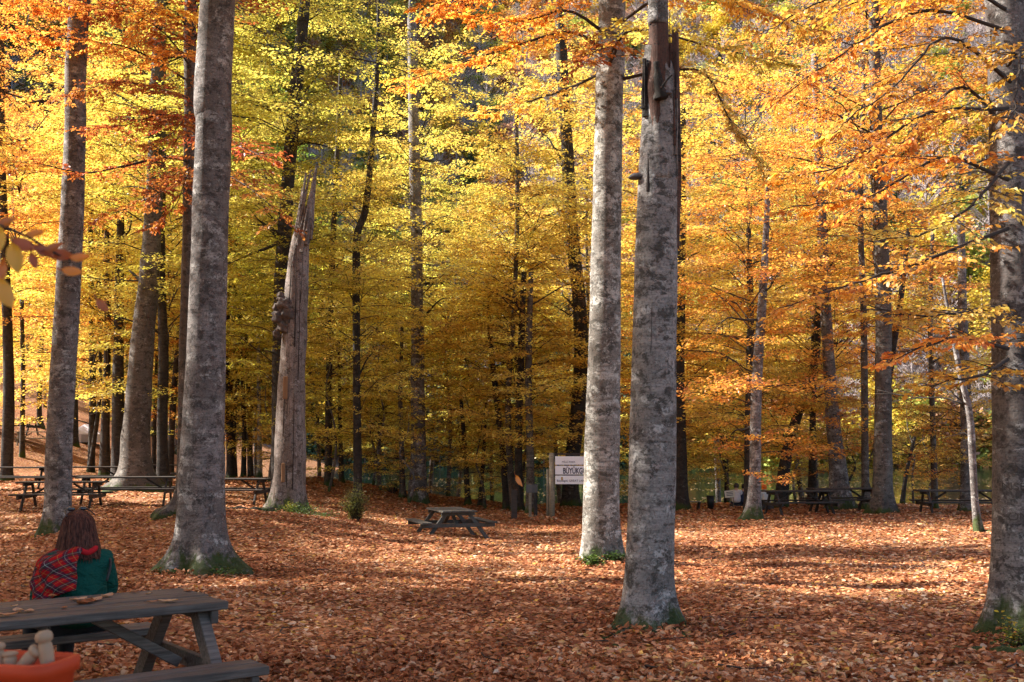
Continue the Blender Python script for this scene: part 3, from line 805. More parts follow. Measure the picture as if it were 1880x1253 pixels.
tree('beech_tree', 'knotty patchy trunk widening at its foot behind the long dark tables', [(1543, 930, 44), (1538, 860, 32), (1530, 780, 25), (1520, 640, 22), (1512, 480, 19), (1504, 300, 16), (1495, 100, 12)], 39, M['bark'],
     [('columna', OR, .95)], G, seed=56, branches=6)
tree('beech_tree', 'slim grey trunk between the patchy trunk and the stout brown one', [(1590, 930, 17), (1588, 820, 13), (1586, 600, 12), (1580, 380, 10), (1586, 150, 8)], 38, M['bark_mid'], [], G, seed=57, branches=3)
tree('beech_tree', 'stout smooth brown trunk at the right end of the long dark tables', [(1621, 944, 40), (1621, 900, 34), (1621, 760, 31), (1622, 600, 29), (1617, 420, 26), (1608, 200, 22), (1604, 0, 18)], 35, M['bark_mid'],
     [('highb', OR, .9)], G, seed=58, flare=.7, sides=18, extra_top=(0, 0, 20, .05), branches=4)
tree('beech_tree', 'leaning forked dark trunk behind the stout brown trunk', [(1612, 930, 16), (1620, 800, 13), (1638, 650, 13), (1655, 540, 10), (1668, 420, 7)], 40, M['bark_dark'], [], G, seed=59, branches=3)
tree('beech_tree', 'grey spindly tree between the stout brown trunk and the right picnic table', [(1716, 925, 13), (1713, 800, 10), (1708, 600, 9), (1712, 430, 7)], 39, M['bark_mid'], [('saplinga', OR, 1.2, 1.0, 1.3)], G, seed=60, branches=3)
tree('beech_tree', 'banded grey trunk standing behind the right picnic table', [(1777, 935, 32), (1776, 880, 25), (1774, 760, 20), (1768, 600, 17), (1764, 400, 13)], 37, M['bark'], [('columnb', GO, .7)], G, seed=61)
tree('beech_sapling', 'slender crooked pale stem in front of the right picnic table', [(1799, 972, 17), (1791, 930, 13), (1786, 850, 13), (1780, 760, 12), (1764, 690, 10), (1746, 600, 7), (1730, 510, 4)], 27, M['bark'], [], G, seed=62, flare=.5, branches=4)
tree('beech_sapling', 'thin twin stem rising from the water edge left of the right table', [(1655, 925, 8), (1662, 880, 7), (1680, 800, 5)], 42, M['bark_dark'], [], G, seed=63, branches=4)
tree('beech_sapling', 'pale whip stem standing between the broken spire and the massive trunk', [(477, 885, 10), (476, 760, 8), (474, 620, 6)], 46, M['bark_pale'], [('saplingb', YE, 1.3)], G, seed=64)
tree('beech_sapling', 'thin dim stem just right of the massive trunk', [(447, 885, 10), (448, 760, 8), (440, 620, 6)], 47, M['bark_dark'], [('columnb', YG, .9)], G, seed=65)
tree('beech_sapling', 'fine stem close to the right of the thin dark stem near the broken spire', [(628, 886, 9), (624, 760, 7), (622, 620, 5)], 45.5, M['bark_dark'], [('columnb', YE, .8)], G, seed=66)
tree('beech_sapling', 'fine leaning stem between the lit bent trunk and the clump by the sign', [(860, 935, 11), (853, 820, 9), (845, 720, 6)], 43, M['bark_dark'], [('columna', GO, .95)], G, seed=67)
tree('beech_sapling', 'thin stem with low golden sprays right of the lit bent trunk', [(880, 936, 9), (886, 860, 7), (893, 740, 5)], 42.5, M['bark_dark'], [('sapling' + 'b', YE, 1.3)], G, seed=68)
G2 = 'dark trunks in the wood on the left'
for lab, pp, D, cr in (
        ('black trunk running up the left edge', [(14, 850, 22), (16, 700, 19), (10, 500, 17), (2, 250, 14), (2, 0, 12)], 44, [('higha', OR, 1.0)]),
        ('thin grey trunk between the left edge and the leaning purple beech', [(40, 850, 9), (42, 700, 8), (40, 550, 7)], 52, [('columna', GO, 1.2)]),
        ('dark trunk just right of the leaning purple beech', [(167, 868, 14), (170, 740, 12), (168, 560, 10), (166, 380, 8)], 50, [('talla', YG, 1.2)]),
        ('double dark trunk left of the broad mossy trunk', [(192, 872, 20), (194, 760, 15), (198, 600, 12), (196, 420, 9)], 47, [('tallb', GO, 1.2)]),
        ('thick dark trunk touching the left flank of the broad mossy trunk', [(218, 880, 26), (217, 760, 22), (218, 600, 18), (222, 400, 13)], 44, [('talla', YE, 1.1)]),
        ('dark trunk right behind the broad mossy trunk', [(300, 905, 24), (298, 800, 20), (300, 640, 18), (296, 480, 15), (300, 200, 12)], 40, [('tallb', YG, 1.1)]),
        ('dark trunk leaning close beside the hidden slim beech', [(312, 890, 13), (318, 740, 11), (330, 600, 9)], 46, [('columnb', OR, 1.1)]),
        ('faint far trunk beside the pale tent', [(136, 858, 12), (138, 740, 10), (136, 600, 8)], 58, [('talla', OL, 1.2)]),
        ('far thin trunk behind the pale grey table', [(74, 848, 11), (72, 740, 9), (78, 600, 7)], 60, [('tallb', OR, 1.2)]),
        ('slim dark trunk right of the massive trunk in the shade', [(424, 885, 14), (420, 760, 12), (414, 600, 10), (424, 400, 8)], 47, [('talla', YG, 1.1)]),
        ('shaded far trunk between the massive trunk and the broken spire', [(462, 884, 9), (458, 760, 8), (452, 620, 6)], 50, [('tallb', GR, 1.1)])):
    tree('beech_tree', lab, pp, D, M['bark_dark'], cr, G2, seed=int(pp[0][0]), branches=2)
tree('fir_like_sapling'.replace('fir_like_', 'beech_'), 'dark shaded stem with green leaves beside the broad trunk foot', [(282, 880, 9), (284, 780, 7), (288, 640, 5)], 48, M['bark_dark'], [('columna', GR, .9)], G2, seed=99)

# ---- leafy understory filling the wood (told apart only by zone and colour) ---
rf = random.Random(77)
LAND = [(0, 'the left edge'), (104, 'the leaning purple beech'), (246, 'the broad mossy trunk'), (372, 'the massive trunk'), (528, 'the broken spire'), (603, 'the very thin dark stem'),
        (656, 'the kinked sinuous tree'), (768, 'the bent lit trunk'), (855, 'the lone picnic table'), (935, 'the falling leaf'), (1015, 'the sign post'), (1106, 'the sunlit beech'), (1199, 'the tall snag'), (1250, 'the litter bin'),
        (1388, 'the small forked beech'), (1492, 'the long dark tables'), (1538, 'the patchy knotty trunk'), (1621, 'the stout brown trunk'), (1714, 'the grey spindly tree'), (1777, 'the banded grey trunk'), (1850, 'the right carved trunk')]
SEEN = set()
def where(x, y, word):
    px = CX + F * x / y
    l_, nm = min(LAND, key=lambda q: abs(q[0] - px))
    pos_ = 'right behind' if abs(px - l_) < 14 else ('left of' if px < l_ else 'right of')
    if nm == 'the left edge' and px < 14: pos_ = 'cut by'
    for extra in ('', 'farther back ', 'third-row ', 'fourth-row ', 'fifth-row ', 'deepest '):
        lb = '%s %sseen %s %s' % (word, extra, pos_, nm)
        if pos_ == 'right behind': lb = '%s %sstanding %s %s' % (word, extra, pos_, nm)
        if pos_ == 'cut by': lb = '%s %scut by %s' % (word, extra, nm)
        if lb not in SEEN: break
    SEEN.add(lb); return lb
def filler(n, xr, yr, keys, cols, label, group, sc_=(.85, 1.2), avoid=None):
    k = 0; tries = 0
    used = []
    while k < n and tries < n * 60:
        tries += 1
        x = rf.uniform(*xr); y = rf.uniform(*yr); x = x * y / 45.0
        if any((x - a) ** 2 + (y - b) ** 2 < 7 for a, b in used): continue
        z = gz(x, y)
        if z < LAKE_Z + .12: z = LAKE_Z + .0 if y < 57.5 else None
        if z is None: continue
        used.append((x, y)); k += 1
        kk = rf.choice(keys); s = rf.uniform(*sc_)
        root = empty('young_beech', (x, y, z), label=where(x, y, label), cat='tree', group=group)
        mb = MB(); H = {'t': 16, 'c': 11, 's': 10, 'h': 20}[kk[0]] * s
        if kk.startswith('sapling'): H = 5 * s
        lx = rf.uniform(-.05, .05) * H
        q = spline(np.array([[0, 0, -.5], [rf.uniform(-.35, .35) + lx * .3, 0, H * .25], [rf.uniform(-.4, .4) + lx * .6, 0, H * .5], [rf.uniform(-.3, .3) + lx * .8, 0, H * .75], [lx, 0, H]]), 18)
        r0 = rf.uniform(.035, .06) + .005 * H
        add_tube(mb, q, np.linspace(r0, .012, 18), 7)
        mb.obj('trunk', M[rf.choice(['bark_dark', 'bark_mid', 'bark'])], root, smooth=True)
        crown(root, kk, cols[k % len(cols)] if rf.random() < .8 else rf.choice(cols), s, rf.uniform(0, 6.28))
        j = tuple(c * rf.uniform(.85, 1.12) for c in root.children[1].color[:3]) if False else None
filler(13, (-12, 2), (47, 57), ['columna', 'columnb', 'talla', 'spreadb', 'spreada', 'higha'], [YE, YG, YG, YE], 'young yellow shore beech', 'young yellow beeches along the dark shore', (1.0, 1.35))
filler(8, (1, 11), (47, 56), ['columna', 'talla', 'spreadb', 'columnb', 'spreada'], [GO, YE, YE, OR], 'young golden shore beech', 'young golden beeches behind the big trunks', (.95, 1.25))
filler(6, (8, 16), (43, 53), ['columnb', 'tallb', 'spreada'], [YE, OR, GO], 'young orange beech by the green water', 'young orange beeches over the green water', (.8, 1.1))
filler(3, (16, 23), (43, 52), ['columna', 'saplinga', 'saplingb'], [OR, GO], 'small orange beech at the water edge', 'small orange beeches at the water edge on the right', (.7, 1.0))
filler(18, (-11, 15), (41.8, 48), ['saplinga', 'saplingb'], [YG, YE, GO, YE], 'low beech sapling on the bank', 'low beech saplings on the bank', (.6, 1.25))
filler(14, (-21.5, -13), (62, 105), ['talla', 'tallb', 'spreada', 'spreadb'], [GO, OR, OL], 'distant beech high on the left slope', 'distant beeches high on the left slope', (1.0, 1.4))
filler(11, (-24, -9), (48, 92), ['talla', 'tallb', 'higha', 'highb', 'spreada', 'spreadb'], [YG, YE, OR, GO, YG], 'leafy beech in the deep left wood', 'leafy beeches on the left slope', (1.0, 1.5))

# ---- near sprays: branches reaching into the picture ---------------------------
def leafy_branch(root, pts, rng, colr, twigs=26, tlen=.55, leafL=.075, nl=11, r0=.02, detail=1, flat=.12, start=.15, name='branch', droop=-.05):
    """pts: rows (px,py,D). limb + side twigs + leaves, child of root, leaves as a sub-part"""
    b = np.array(root.location)
    q = spline(np.array([list(P(*p)) for p in pts]), 22) - b
    bm = MB(); wbl = rng.normal(0, .012, q.shape) * np.linspace(0, 1, 22)[:, None]; q = q + wbl
    add_tube(bm, q, np.linspace(r0, .004, 22), 6)
    Cs, Us, Ns, Ts = [], [], [], []
    T = np.linspace(0, 1, 22)
    for k in range(twigs):
        s = start + (1 - start) * (k + rng.random()) / twigs
        p = np.array([np.interp(s, T, q[:, j]) for j in range(3)])
        i = min(20, int(s * 21)); d = unit(q[i + 1] - q[i])
        side = 1 if k % 2 else -1
        h = unit(np.array([-d[1], d[0], 0]) * side + d * rng.uniform(.3, 1.0) + np.array([0, 0, rng.normal(droop, flat * 2)]))
        tl = tlen * rng.uniform(.45, 1.15) * (1.15 - .6 * s)
        e = p + h * tl; mid = p + h * tl * .5 + np.array([0, 0, rng.normal(.02, .02)])
        tw = spline(np.array([p, mid, e]), 6)
        add_tube(bm, tw, np.linspace(.0055, .0018, 6), 4, cap=False)
        subs = [(p, e, h, tl, nl)]
        for _ in range(2):
            u = rng.uniform(.3, .8); p2 = p + (e - p) * u; h2 = unit(h + np.array([-h[1], h[0], rng.normal(0, .15)]) * rng.choice([-1, 1]) * .9)
            e2 = p2 + h2 * tl * .45; add_tube(bm, np.array([p2, (p2 + e2) / 2, e2]), [.003, .002, .0012], 3, cap=False)
            subs.append((p2, e2, h2, tl * .45, max(3, nl // 2)))
        tc = np.clip(rng.normal(.5, .18), .1, .9)
        for (a, c, hh, ll, m_) in subs:
            u = (np.arange(m_) + rng.random(m_)) / m_ * .95 + .08
            sd = np.where(np.arange(m_) % 2, 1, -1)[:, None] * unit(np.array([-hh[1], hh[0], 0]))[None]
            dirn = unit(hh[None] * .75 + sd * rng.uniform(.4, 1.0, (m_, 1)) + np.stack([0 * u, 0 * u, rng.normal(-.25, .28, m_)], 1))
            cc = a + (c - a)[None] * u[:, None] + dirn * leafL * .55
            Cs.append(cc); Us.append(dirn)
            Ns.append(np.stack([rng.normal(0, .45, m_), rng.normal(0, .45, m_), np.ones(m_)], 1)); Ts.append(np.clip(tc + rng.normal(0, .2, m_), 0, 1))
    C = np.concatenate(Cs); U = np.concatenate(Us); N = unit(np.concatenate(Ns)); Tt = np.concatenate(Ts); n = len(C)
    L = leafL * rng.uniform(.65, 1.2, n)
    V, Fc, k = leaves(C, U, N, L, L * .6, rng.uniform(.0, .35, n)[:, None], detail)
    br = bm.obj(name, M['twig'], root, smooth=True)
    lo = MB().add(V, Fc, np.repeat(Tt, k)).obj('leaves', M['leaf'], br)
    lo.color = (*colr, 1); lo['kind'] = 'stuff'
    return br

rr = np.random.default_rng(101)
root_r = TREES['right'][0]
ORN = (0.76, 0.43, 0.08)
for pts_, c_, tw_ in (
        ([(1860, 60, 10.6), (1700, 20, 10.2), (1560, 90, 9.8), (1460, 160, 9.5)], ORN, 34),
        ([(1855, 150, 10.5), (1740, 70, 9.6), (1640, 160, 9.0), (1530, 240, 8.8)], ORN, 34),
        ([(1850, 200, 10.5), (1700, 210, 9.6), (1560, 300, 9.2), (1430, 330, 9.0)], ORN, 32),
        ([(1850, 330, 10.5), (1730, 290, 9.5), (1620, 350, 9.0), (1480, 380, 8.8)], OR, 34),
        ([(1850, 420, 10.5), (1720, 470, 9.8), (1600, 510, 9.5), (1450, 560, 9.2)], ORN, 34),
        ([(1850, 300, 10.5), (1780, 380, 9.0), (1700, 430, 8.6), (1600, 440, 8.4)], GO, 28),
        ([(1850, 560, 10.5), (1760, 575, 9.4), (1680, 580, 9.0), (1590, 560, 8.8)], ORN, 26),
        ([(1850, 640, 10.5), (1760, 620, 9.2), (1690, 640, 9.0), (1620, 670, 9.0)], OR, 24),
        ([(1850, 660, 10.5), (1800, 690, 9.3), (1740, 700, 9.2), (1690, 710, 9.2)], ORN, 18),
        ([(1850, 120, 10.4), (1870, 100, 9.2), (1860, 200, 8.6), (1820, 260, 8.4)], ORN, 24),
        ([(1850, 20, 10.6), (1760, -30, 9.6), (1660, -20, 9.0), (1560, 10, 8.8)], ORN, 32),
        ([(1850, -80, 10.6), (1700, -40, 10.2), (1540, -10, 10.0), (1400, 60, 10.0)], ORN, 34),
        ([(1850, 240, 10.6), (1760, 160, 10.6), (1660, 260, 10.6), (1560, 320, 10.6)], OR, 30)):
    leafy_branch(root_r, pts_, rr, tuple(x * rr.uniform(.85, 1.1) for x in c_), int(tw_ * .8), .62, .064, 12, .022)
root_p = TREES['pale'][0]
for pts_, c_, tw_ in (
        ([(1110, 95, 19), (1050, 60, 18.4), (960, 80, 18), (840, 120, 17.6), (740, 150, 17.4)], OR, 44),
        ([(1110, 60, 19), (1040, 20, 18.4), (940, 40, 18), (800, 10, 17.6)], OR, 40),
        ([(1112, 110, 19), (1150, 60, 18.0), (1200, 60, 17.0), (1330, 90, 16.5), (1450, 120, 16)], GO, 44),
        ([(1112, 130, 19), (1130, 90, 18.2), (1100, 90, 17.4), (1070, 120, 17.0)], RU, 22),
        ([(1112, 60, 19), (1250, -20, 18.0), (1400, 20, 17.5), (1500, 60, 17.5)], OR, 44),
        ([(1112, 10, 19), (1200, -60, 18.0), (1300, -20, 17.0), (1380, 20, 17.0)], GO, 36),
        ([(1112, -30, 19), (1020, -70, 18.0), (900, -20, 17.0), (760, 20, 17.0)], OR, 40),
        ([(1112, 150, 19), (1280, 130, 18.6), (1340, 220, 18.4), (1420, 330, 18.2)], GO, 36),
        ([(1112, 130, 19), (1050, 160, 19.6), (960, 190, 20), (880, 210, 20)], GO, 34)):
    leafy_branch(root_p, pts_, rr, tuple(x * rr.uniform(.85, 1.1) for x in c_), tw_, .8, .085, 12, .035)
root_b = TREES['behind'][0]
for pts_, c_, tw_ in (
        ([(348, 295, 26), (300, 290, 24), (230, 305, 22), (150, 318, 21), (70, 300, 20.5), (0, 300, 20)], RU, 26),
        ([(348, 180, 26), (280, 160, 24), (210, 150, 23), (120, 180, 22)], RU, 44),
        ([(348, 120, 26), (300, 60, 24), (230, 20, 23), (150, 20, 22)], RU, 44),
        ([(348, 230, 26), (300, 210, 23), (230, 230, 21), (160, 240, 20)], RU, 40),
        ([(348, 320, 26), (300, 350, 23), (240, 380, 21), (180, 400, 20)], RU, 36),
        ([(348, 250, 26), (390, 250, 22), (440, 270, 19), (490, 290, 17.5)], RU, 30),
        ([(348, 330, 26), (400, 320, 22), (450, 340, 19), (520, 400, 18)], RU, 34),
        ([(348, 200, 26), (330, 230, 21), (300, 260, 18), (260, 270, 16.5)], RU, 30),
        ([(348, 100, 26), (330, 100, 22), (280, 110, 20), (200, 90, 19)], OR, 36),
        ([(348, 150, 26), (240, 90, 25), (110, 70, 24), (10, 60, 24)], OR, 50),
        ([(348, 40, 26), (230, 10, 25), (120, 10, 24), (20, 10, 24)], OR, 50),
        ([(348, 60, 26), (320, 20, 23), (280, 20, 21), (240, 60, 20)], OR, 34),
        ([(348, 300, 26), (340, 330, 22), (320, 380, 20), (280, 420, 19)], RU, 30)):
    pts_ = [(a_, b_, max(c_d, 23.2) if a_ < 345 else c_d) for a_, b_, c_d in pts_]
    leafy_branch(root_b, pts_, rr, tuple(x * rr.uniform(.85, 1.15) for x in c_), int(tw_ * 1.15), .95, .09, 12, .05 if pts_[0][1] == 295 else .03)

# ---- unseen trees added left of the frame so their crowns shade the clearing
SX, SY = -SUN.x / SUN.z, -SUN.y / SUN.z
def lit_zone(x, y):
    q = y + .05 * x
    if 14.2 < q < 17.2 and x > -4.2: return 1.0
    w_ = math.sin(x * .9 + 1.7 * math.sin(y * .8)) * math.sin(y * 1.3 + .6 * math.sin(x * .7))
    if 20 < y < 34 and 4 < x < 18: return .93 if w_ > -.2 else .1
    if 18.5 < y < 29 and -4 < x <= 4: return .92 if w_ > .12 else .05
    if 24 < y < 36 and x <= -4: return .9 if w_ > .28 else .05
    if y > 36: return .6 if w_ > -.1 else .2
    if 8.6 < y < 10.2 and x > 1: return .35
    return 0.04
rl = np.random.default_rng(55)
def keep_for(root):  # drops branches whose shadow would fall on spots meant to be sunlit
    def keep(p):
        X, Y, Z = p[0] + root.location.x, p[1] + root.location.y, p[2] + root.location.z
        for dx in (-1.2, 0, 1.2):
            gx, gy = X + dx + SX * (Z + .3), Y + SY * (Z + .3)
            if rl.random() < lit_zone(gx, gy): return False
        t = (3.8 - X) / -SUN.x                         # passes the low orange boughs on the right
        if t > 0 and 7.2 < Y - SUN.y * t < 10.8 and 2.6 < Z - SUN.z * t < 7.5 and rl.random() < .8: return False
        t = (1.55 - X) / -SUN.x                        # passes the sunlit beech
        yy, zz = Y - SUN.y * t, Z - SUN.z * t
        if t > 0 and abs(yy - 19) < 1.6 and -1 < zz < 8.5 and rl.random() < .97: return False
        return True
    return keep
G3 = 'unseen beeches added outside the left side of the view for shade'
for i, (x, y, lab) in enumerate(((-11.5, 4, 'tall added shade beech left of the foreground picnic table, beyond the frame'), (-13, 11.5, 'tall added shade beech beyond the frame level with the massive trunk'),
                                 (-17, 0, 'tall added shade beech standing behind the photographer on the left'), (-19, 7, 'added shade beech far left of the foreground picnic table'),
(-25, 4, 'outermost added shade beech beside the photographer'),
                                 (-26, 13, 'outermost added shade beech beyond the frame on the left'),
                                 (-12, -4, 'added shade beech behind the photographer near the picnic table'), (-17.5, 18, 'added shade beech beyond the frame left of the leaning purple beech'), (-25, 21, 'added shade beech beyond the frame before the left slope'), (-20, 28.5, 'added shade beech just outside the left edge beside the dark tables'), (-29, 34, 'outer added shade beech outside the left edge at the slope foot'), (-35, 46, 'added shade beech on the slope outside the left edge'))):
    root = empty('beech_tree', (x, y, gz(x, y)), label=lab, cat='tree', group=G3)
    a, b, n = crown_arrays(rl, 5.0, 21, 5.2, 140, 30, .15, .55, 'x', keep_for(root))
    o = a.obj('crown', M['leaf'], root); o.color = (*GO, 1); o['kind'] = 'stuff'
    b.obj('limbs', M['twig'], root, smooth=True)['kind'] = 'stuff'
    mb = MB(); q = spline(np.array([[0, 0, -.5], [.2, 0, 7], [0, .2, 14], [0, 0, 21]]), 24)
    add_tube(mb, q, np.linspace(.32, .06, 24), 14); mb.obj('trunk', M['bark'], root, smooth=True)

for kk, z0, c_ in (('big', 9.5, GO), ('pale', 10.5, OR), ('right', 8.5, OR), ('left', 11, OR), ('behind', 10, RU)):  # high crowns of the main trunks, thinned to leave the chosen sunlit gaps
    root, s_ = TREES[kk]
    a, b, n = crown_arrays(rl, z0, 21, 4.6, 95, 34, .12, .55, 'x', keep_for(root))
    o = a.obj('crown', M['leaf'], root); o.color = (*c_, 1); o['kind'] = 'stuff'
    b.obj('limbs', M['twig'], root, smooth=True)['kind'] = 'stuff'

# ------------------------------------------------------------------ far wood over the lake
def gn_scatter(name, pos, rot, scl, idx, protos, mat=None):
    me = bpy.data.meshes.new(name); me.vertices.add(len(pos)); me.vertices.foreach_set('co', np.asarray(pos, dtype=np.float32).ravel())
    for nm, typ, arr in (('rot', 'FLOAT_VECTOR', rot), ('scl', 'FLOAT', scl), ('idx', 'INT', idx)):
        at = me.attributes.new(nm, typ, 'POINT')
        if typ == 'FLOAT_VECTOR': at.data.foreach_set('vector', np.asarray(arr, dtype=np.float32).ravel())
        else: at.data.foreach_set('value', np.asarray(arr))
    ob = bpy.data.objects.new(name, me); col.objects.link(ob)
    cl = bpy.data.collections.new(name + '_kinds')
    for i, (pn, pm) in enumerate(protos):
        po = bpy.data.objects.new('kind_%02d_%s' % (i, pn), pm); cl.objects.link(po)
    ng = bpy.data.node_groups.new(name, 'GeometryNodeTree')
    ng.interface.new_socket('Geometry', in_out='INPUT', socket_type='NodeSocketGeometry')
    ng.interface.new_socket('Geometry', in_out='OUTPUT', socket_type='NodeSocketGeometry')
    N = ng.nodes; L = ng.links
    gi = N.new('NodeGroupInput'); go = N.new('NodeGroupOutput'); ip = N.new('GeometryNodeInstanceOnPoints'); ci = N.new('GeometryNodeCollectionInfo')
    ci.inputs['Collection'].default_value = cl; ci.inputs['Separate Children'].default_value = True; ci.inputs['Reset Children'].default_value = True
    def att(n_, t_):
        a = N.new('GeometryNodeInputNamedAttribute'); a.data_type = t_; a.inputs['Name'].default_value = n_
        return a.outputs['Attribute']
    L.new(gi.outputs[0], ip.inputs['Points']); L.new(ci.outputs[0], ip.inputs['Instance']); ip.inputs['Pick Instance'].default_value = True
    L.new(att('idx', 'INT'), ip.inputs['Instance Index']); L.new(att('rot', 'FLOAT_VECTOR'), ip.inputs['Rotation']); L.new(att('scl', 'FLOAT'), ip.inputs['Scale'])
    L.new(ip.outputs[0], go.inputs[0])
    md = ob.modifiers.new('scatter', 'NODES'); md.node_group = ng
    return ob

def far_leafy(rng, H, Rw, n, colr, name, sz=.75):
    mb = MB()
    V, Fq = tube(np.array([[0, 0, -2], [0, 0, H * .5], [0, 0, H * .9]]), [.22, .16, .05], 5); mb.add(V, Fq, .5, 1)
    nc = 14
    cs = np.stack([rng.normal(0, Rw * .45, nc), rng.normal(0, Rw * .45, nc), H * rng.uniform(.35, .95, nc)], 1)
    w_ = rng.integers(0, nc, n)
    C = cs[w_] + rng.normal(0, 1, (n, 3)) * np.array([Rw * .33, Rw * .33, H * .06])
    th = rng.uniform(0, 6.28, n); U = np.stack([np.cos(th), np.sin(th), rng.normal(0, .3, n)], 1)
    Nn = unit(np.stack([rng.normal(0, .6, n), rng.normal(0, .6, n), np.ones(n)], 1))
    V, Fc, k = leaves(C, unit(U), Nn, sz * rng.uniform(.6, 1.2, n), sz * .7)
    mb.add(V, Fc, np.repeat(np.clip(.5 + rng.normal(0, .25, n), 0, 1), k))
    me = mb.mesh(name); me.materials.append(leaf_mat(name + '_leaf', colr, .35)); me.materials.append(M['farbark'])
    return me
M['farbark'] = plain('far_pale_bark', (.36, .31, .30), .9, .1)
M['fartwig'] = plain('far_bare_twigs', (.33, .27, .26), .9, .1)
def far_bare(rng, H):
    mb = MB()
    V, Fq = tube(np.array([[0, 0, -2], [0, 0, H * .5], [rng.normal(0, .3), 0, H]]), [.22, .15, .03], 5); mb.add(V, Fq)
    for i in range(46):
        z = H * rng.uniform(.3, .95); a = rng.uniform(0, 6.28); L_ = (H - z) * .45 + 1.0
        d = np.array([math.cos(a) * .7, math.sin(a) * .7, .75])
        p = np.array([0, 0, z]); e = p + d * L_
        V, Fq = tube(np.array([p, (p + e) / 2 + rng.normal(0, .15, 3), e]), [.06, .04, .02], 3); mb.add(V, Fq)
        for j in range(4):
            s_ = p + d * L_ * rng.uniform(.3, 1); e2 = s_ + unit(d + rng.normal(0, .6, 3)) * L_ * .4
            V, Fq = tube(np.array([s_, e2]), [.03, .015], 3); mb.add(V, Fq)
    me = mb.mesh('bare'); me.materials.append(M['fartwig']); return me
def far_fir(rng, H):
    mb = MB(); n = 700
    V, Fq = tube(np.array([[0, 0, -2], [0, 0, H]]), [.2, .04], 5); mb.add(V, Fq, .5, 1)
    f = rng.random(n) ** .8; r = (1 - f) * 2.6 * rng.uniform(.2, 1, n) + .15; a = rng.uniform(0, 6.28, n)
    C = np.stack([r * np.cos(a), r * np.sin(a), H * (.12 + .86 * f) - r * .3], 1)
    U = unit(np.stack([np.cos(a), np.sin(a), -.4 + 0 * a], 1)); Nn = unit(np.stack([rng.normal(0, .3, n), rng.normal(0, .3, n), np.ones(n)], 1))
    V, Fc, k = leaves(C, U, Nn, 1.0, .45); mb.add(V, Fc, np.repeat(rng.random(n) * .8, k))
    me = mb.mesh('fir'); me.materials.append(leaf_mat('far_fir_needles', (.075, .12, .06), .1)); me.materials.append(M['farbark']); return me
rk = np.random.default_rng(9)
protos = [('bare', far_bare(rk, 15)), ('bare', far_bare(rk, 18)), ('yellow', far_leafy(rk, 15, 3.2, 1500, (.58, .43, .06), 'far_yellow')),
          ('orange', far_leafy(rk, 14, 3.2, 1500, (.52, .25, .07), 'far_orange')), ('fir', far_fir(rk, 17)), ('green', far_leafy(rk, 14, 3.4, 1500, (.40, .42, .09), 'far_green')),
          ('rust', far_leafy(rk, 12, 3.0, 1300, (.40, .22, .14), 'far_rust'))]
pos = []; kind = []
for yy in np.arange(181, 470, 5.4):
    for xx in np.arange(-.62 * yy - 20, .62 * yy + 20, 5.4):
        x = xx + rk.uniform(-2.4, 2.4); y = yy + rk.uniform(-2.4, 2.4)
        pos.append((x, y, gz(x, y)))
        u = x / y                                # the wood changes from yellow on the left to bare grey on the right
        pb = .22 if u < 0 else .5
        if u < .16 and y < 215: k = rk.choice(7, p=[.1, .05, .05, .03, .55, .17, .05])  # low left hill: mostly firs, their dark colour stands in for shade
        elif y > 330 and u < .1: k = rk.choice(7, p=[.15, .1, .32, .22, .0, .11, .1])
        else: k = rk.choice(7, p=np.array([pb / 2, pb / 2, (1 - pb) * .36, (1 - pb) * .22, (1 - pb) * .04, (1 - pb) * .2, (1 - pb) * .18]))
        kind.append(k)
for xx in np.arange(-115, 120, 1.7):
    for _ in range(2):
        y = 176.5 + rk.uniform(0, 5); pos.append((xx + rk.uniform(-1, 1), y, gz(xx, y) - rk.uniform(2.5, 7.5)))
        kind.append(rk.choice([2, 3, 4, 5, 6], p=[.08, .05, .72, .10, .05] if xx < 25 else [.3, .2, .0, .3, .2]))  # dark firs on the left shore, chosen to darken the lake reflection
n = len(pos); rot = np.zeros((n, 3)); rot[:, 2] = rk.uniform(0, 6.28, n)
fw = gn_scatter('far_wood', pos, rot, rk.uniform(.75, 1.3, n), kind, protos)
prop(fw, 'far wood of bare grey and yellow trees covering the hillside beyond the lake', 'wood', kind='stuff')
print('far trees', n)

